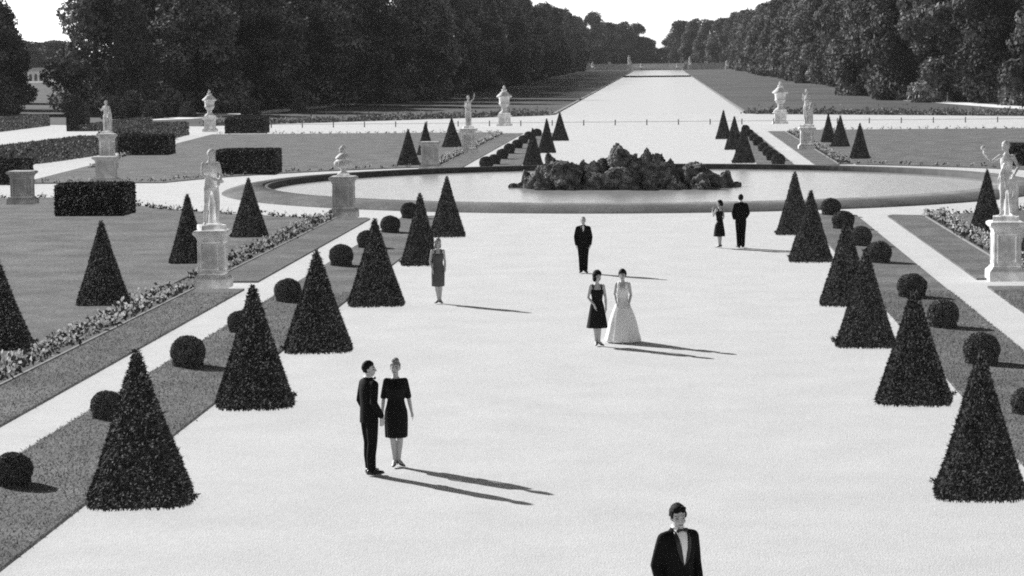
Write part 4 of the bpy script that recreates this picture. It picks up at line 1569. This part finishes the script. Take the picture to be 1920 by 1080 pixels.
def urn(c, z, h, label, m='stone', style=0):
    o = empty('stone_urn', (c[0], c[1], z))
    tag(o, label, 'urn')
    s = h
    f = MB()
    f.box(-.20 * s, .20 * s, -.20 * s, .20 * s, 0, .06 * s, .01)
    f.lathe([(.17 * s, .058 * s), (.19 * s, .08 * s), (.16 * s, .11 * s), (.09 * s, .16 * s), (.075 * s, .21 * s), (.10 * s, .235 * s)], 24)
    f.build('foot', M[m], o)
    b = MB()
    if style == 0:
        b.lathe([(.08 * s, .232 * s), (.085 * s, .27 * s), (.13 * s, .31 * s), (.15 * s, .345 * s), (.155 * s, .37 * s), (.185 * s, .38 * s), (.185 * s, .40 * s), (.165 * s, .41 * s), (.172 * s, .55 * s), (.19 * s, .58 * s), (.17 * s, .587 * s)], 28)
        b.build('bowl', M[m], o)
        l = MB()
        l.lathe([(.16 * s, .584 * s), (.235 * s, .60 * s), (.26 * s, .62 * s), (.25 * s, .645 * s), (.19 * s, .70 * s), (.14 * s, .74 * s), (.13 * s, .765 * s), (.075 * s, .80 * s)], 28)
        lo = l.build('lid', M[m], o)
        k = MB()
        k.lathe([(.07 * s, .797 * s), (.095 * s, .83 * s), (.075 * s, .865 * s), (.035 * s, .88 * s), (.05 * s, .92 * s), (.03 * s, .965 * s), (.004 * s, s)], 18)
        k.build('finial', M[m], lo)
    else:
        b.lathe([(.10 * s, .232 * s), (.20 * s, .28 * s), (.27 * s, .36 * s), (.285 * s, .43 * s), (.24 * s, .50 * s), (.20 * s, .53 * s)], 28)
        for k in range(10):
            a = 2 * PI * k / 10
            b.ell((.255 * s * math.cos(a), .255 * s * math.sin(a), .40 * s), (.05 * s, .05 * s, .09 * s), 10)
        b.build('bowl', M[m], o)
        l = MB()
        l.lathe([(.19 * s, .528 * s), (.255 * s, .55 * s), (.25 * s, .59 * s), (.20 * s, .65 * s), (.14 * s, .70 * s), (.10 * s, .73 * s)], 28)
        lo = l.build('lid', M[m], o)
        k = MB()
        k.lathe([(.09 * s, .727 * s), (.13 * s, .77 * s), (.11 * s, .83 * s), (.13 * s, .88 * s), (.08 * s, .95 * s), (.01 * s, s)], 14)
        k.build('finial', M[m], lo)
    return o


for xc, yb, yp, yt, wp, lab in [(394, 247, 221, 168, 19, 'on the far left before the wood'), (946, 236, 217, 160, 21, 'left of the canal head'), (1463, 232, 211, 152, 21, 'right of the canal head')]:
    c, h, s = ped_px(xc, yb, yp, wp, 'low pedestal carrying the lidded urn ' + lab)
    urn(c, h, (yp - yt) / s, 'pale lidded stone urn standing ' + lab)
c, h, s = ped_px(645, 409, 331, 38, 'weathered stone pedestal carrying the bulbous urn by the pond walk', 'oldstone')
urn(c, h, (331 - 273) / s, 'bulbous carved stone urn with a knobbed lid by the pond walk on the left', 'stone', 1)
ped_px(200, 346, 294, 34, 'empty weathered stone block standing before the small far left statue', 'oldstone', name='stone_pedestal')
ped_px(43, 385, 321, 37, 'empty squat stone pedestal at the left edge of the pond walk', 'oldstone')
ped_px(806, 320, 266, 29, 'empty weathered stone pedestal on the far side of the pond, left of the rocks', 'oldstone')

# slim pale post by the tall hedge
c = G(165, 226)
o = empty('stone_post', (c.x, c.y, 0))
b = MB()
b.lathe([(.16, 0), (.16, .2), (.10, .25), (.085, 1.6), (.12, 1.65), (.12, 1.72), (.02, 1.76)], 14)
b.build('shaft', M['stone'], o)
b = MB()
b.ell((0, 0, 1.88), (.13, .13, .14), 12)
b.build('knob', M['stone'], o)
tag(o, 'slim pale stone post beside the tall dark hedge pillar', 'post')

# far cascade closing the canal
Yc = 1135
o = empty('cascade', (U(0), Yc, 0))
tag(o, 'long low pale stone cascade wall across the far end of the canal', 'cascade')
w = MB()
w.box(-34, -12, 0, 2, 0, 2.6)
w.box(12, 33, 0, 2, 0, 2.6)
w.box(-12, 12, 6, 8, 0, 3.0)
w.build('wall', M['oldstone'], o, smooth=False)
w = MB()
for x0, x1 in ((-34.2, -11.8), (11.8, 33.2)):
    w.box(x0, x1, -.3, 2.3, 2.6, 2.95)
    for k in range(3):
        x = x0 + 1.2 + k * (x1 - x0 - 2.4) / 2
        w.box(x - .7, x + .7, .2, 1.6, 2.951, 3.9)
w.build('coping', M['oldstone'], o, smooth=False)
w = MB()
for k, (y0, z) in enumerate(((-2, 1.8), (-5, 1.2), (-9, .6))):
    w.box(-12 + k * .2, 12 - k * .2, y0, 6, 0.05 + k * .01, z)
w.build('steps', M['oldstone'], o, smooth=False)
for px, hh, lab in ((1180, 7.0, 'tall slim statue left of centre'), (1203, 3.2, 'low reclining figure left of centre'), (1270, 3.0, 'low reclining figure right of centre'), (1293, 6.2, 'tall slim statue right of centre'), (1112, 4.0, 'vase at the left end'), (1362, 4.2, 'vase at the right end')):
    x = (px - 1240) / F * (Yc - 12)
    b = MB()
    k = hh
    b.box(x - .9, x + .9, Yc - 13, Yc - 11.2, 0, k * .4, .05)
    b.loft([(x, Yc - 12, k * .4, .55, .5), (x + .1, Yc - 12, k * .6, .75, .6), (x, Yc - 12, k * .78, .5, .45), (x, Yc - 12, k * .86, .62, .5), (x, Yc - 12, k * .9, .25, .25), (x + .05, Yc - 12, k * .96, .32, .32), (x, Yc - 12, k, .1, .1)], 12)
    b.build('statue', M['stone'])
    tag(bpy.data.objects[[q.name for q in bpy.data.objects if q.name.startswith('statue')][-1]], 'distant pale cascade ornament, ' + lab, 'statue')

# small pale pavilion far off at the left
Yp = 780
xp = (62 - 1240) / F * Yp
o = empty('pavilion', (xp, Yp, 0))
tag(o, 'small distant pale pavilion with arched openings in the gap at the far left', 'pavilion')
w = MB()
w.box(-3.6, 3.6, 0, 4, 0, 3.4)
w.build('wall', M['wall'], o, smooth=False)
w = MB()
w.rings([[(-3.9, -.3, 3.4), (3.9, -.3, 3.4), (3.9, 4.3, 3.4), (-3.9, 4.3, 3.4)], [(-2.2, 1.6, 4.6), (2.2, 1.6, 4.6), (2.2, 2.4, 4.6), (-2.2, 2.4, 4.6)]])
w.build('roof', M['wall'], o, smooth=False)
for k in range(4):
    x = -2.6 + k * 1.73
    w = MB()
    pts = [(x - .5, .3), (x + .5, .3)] + [(x + .5 * math.cos(a), 2.1 + .5 * math.sin(a)) for a in [PI * i / 8 for i in range(9)]]
    w.rings([[(p[0], -.02, p[1]) for p in pts], [(p[0], .05, p[1]) for p in pts]])
    w.build('window', M['glass'], o, smooth=False)
# ------------------------------------------------------------------ light
SUN = Vector((-2.4, 2.25, 0)).normalized()
EL = math.radians(26.3)
SUN = Vector((SUN.x * math.cos(EL), SUN.y * math.cos(EL), math.sin(EL)))
ld = bpy.data.lights.new('sun', 'SUN')
ld.energy = 5.0
ld.angle = math.radians(0.6)
ld.color = (1, 1, 1)          # black and white film: no tint
lo = bpy.data.objects.new('sun', ld)
COL.objects.link(lo)
lo.rotation_euler = SUN.to_track_quat('Z', 'Y').to_euler()
lo.location = (-60, 60, 80)
lo.light_linking.blocker_collection = BLOCK

wd = bpy.data.worlds.new('World')
sc.world = wd
wd.use_nodes = True
nt = wd.node_tree
bg = nt.nodes['Background']
sky = nt.nodes.new('ShaderNodeTexSky')
sky.sky_type = 'NISHITA'
sky.sun_disc = False
sky.sun_elevation = EL
sky.sun_rotation = math.atan2(SUN.x, SUN.y)
sky.air_density = 1.0
sky.dust_density = 3.5
sky.ozone_density = 1.0
bw = nt.nodes.new('ShaderNodeRGBToBW')
nt.links.new(sky.outputs[0], bw.inputs[0])
# milky summer haze: the lowest band of the sky is brighter than the zenith
tc = nt.nodes.new('ShaderNodeTexCoord')
sx = nt.nodes.new('ShaderNodeSeparateXYZ')
nt.links.new(tc.outputs['Generated'], sx.inputs[0])
mr = nt.nodes.new('ShaderNodeMapRange')
mr.interpolation_type = 'SMOOTHSTEP'
mr.inputs['From Min'].default_value = 0.0
mr.inputs['From Max'].default_value = 0.42
mr.inputs['To Min'].default_value = 2.2
mr.inputs['To Max'].default_value = 0.25
nt.links.new(sx.outputs['Z'], mr.inputs['Value'])
mu = nt.nodes.new('ShaderNodeMath')
mu.operation = 'MULTIPLY'
nt.links.new(bw.outputs[0], mu.inputs[0])
nt.links.new(mr.outputs['Result'], mu.inputs[1])
# plus an even milky veil low down, the same all round the horizon
mv = nt.nodes.new('ShaderNodeMapRange')
mv.interpolation_type = 'SMOOTHSTEP'
mv.inputs['From Min'].default_value = 0.0
mv.inputs['From Max'].default_value = 0.36
mv.inputs['To Min'].default_value = 4.6
mv.inputs['To Max'].default_value = 0.0
nt.links.new(sx.outputs['Z'], mv.inputs['Value'])
ad = nt.nodes.new('ShaderNodeMath')
ad.operation = 'ADD'
# the veil also dims the glow round the sun
mi = nt.nodes.new('ShaderNodeMath')
mi.operation = 'MINIMUM'
mi.inputs[1].default_value = 9.0
nt.links.new(mu.outputs[0], mi.inputs[0])
nt.links.new(mi.outputs[0], ad.inputs[0])
nt.links.new(mv.outputs['Result'], ad.inputs[1])
nt.links.new(ad.outputs[0], bg.inputs['Color'])
bg.inputs['Strength'].default_value = 0.085

# ------------------------------------------------------------------ air
HAZE = 0.00005
hz = MB()
hz.box(-260, 260, -6, 1700, -1.0, 45)
ho = hz.build('haze', bpy.data.materials.new('haze'), smooth=False)
ho['kind'] = 'stuff'
BLOCK.objects.link(ho)
hm = ho.data.materials[0]
hm.use_nodes = True
for n in list(hm.node_tree.nodes):
    if n.type == 'BSDF_PRINCIPLED':
        hm.node_tree.nodes.remove(n)
pv = hm.node_tree.nodes.new('ShaderNodeVolumePrincipled')
pv.inputs['Color'].default_value = g3(.92)
pv.inputs['Density'].default_value = HAZE
hm.node_tree.links.new(pv.outputs[0], hm.node_tree.nodes['Material Output'].inputs['Volume'])

sc.view_settings.view_transform = 'Standard'
sc.view_settings.look = 'None'
sc.view_settings.exposure = 0.70
sc.view_settings.gamma = 1
sc.render.engine = 'CYCLES'
wd.cycles.sampling_method = 'NONE'
sc.cycles.sample_clamp_direct = 3.0
sc.cycles.sample_clamp_indirect = 1.5
sc.cycles.filter_width = 1.9
sc.cycles.max_bounces = 6
sc.cycles.diffuse_bounces = 3
sc.cycles.glossy_bounces = 2
sc.cycles.volume_bounces = 0
sc.cycles.use_denoising = False
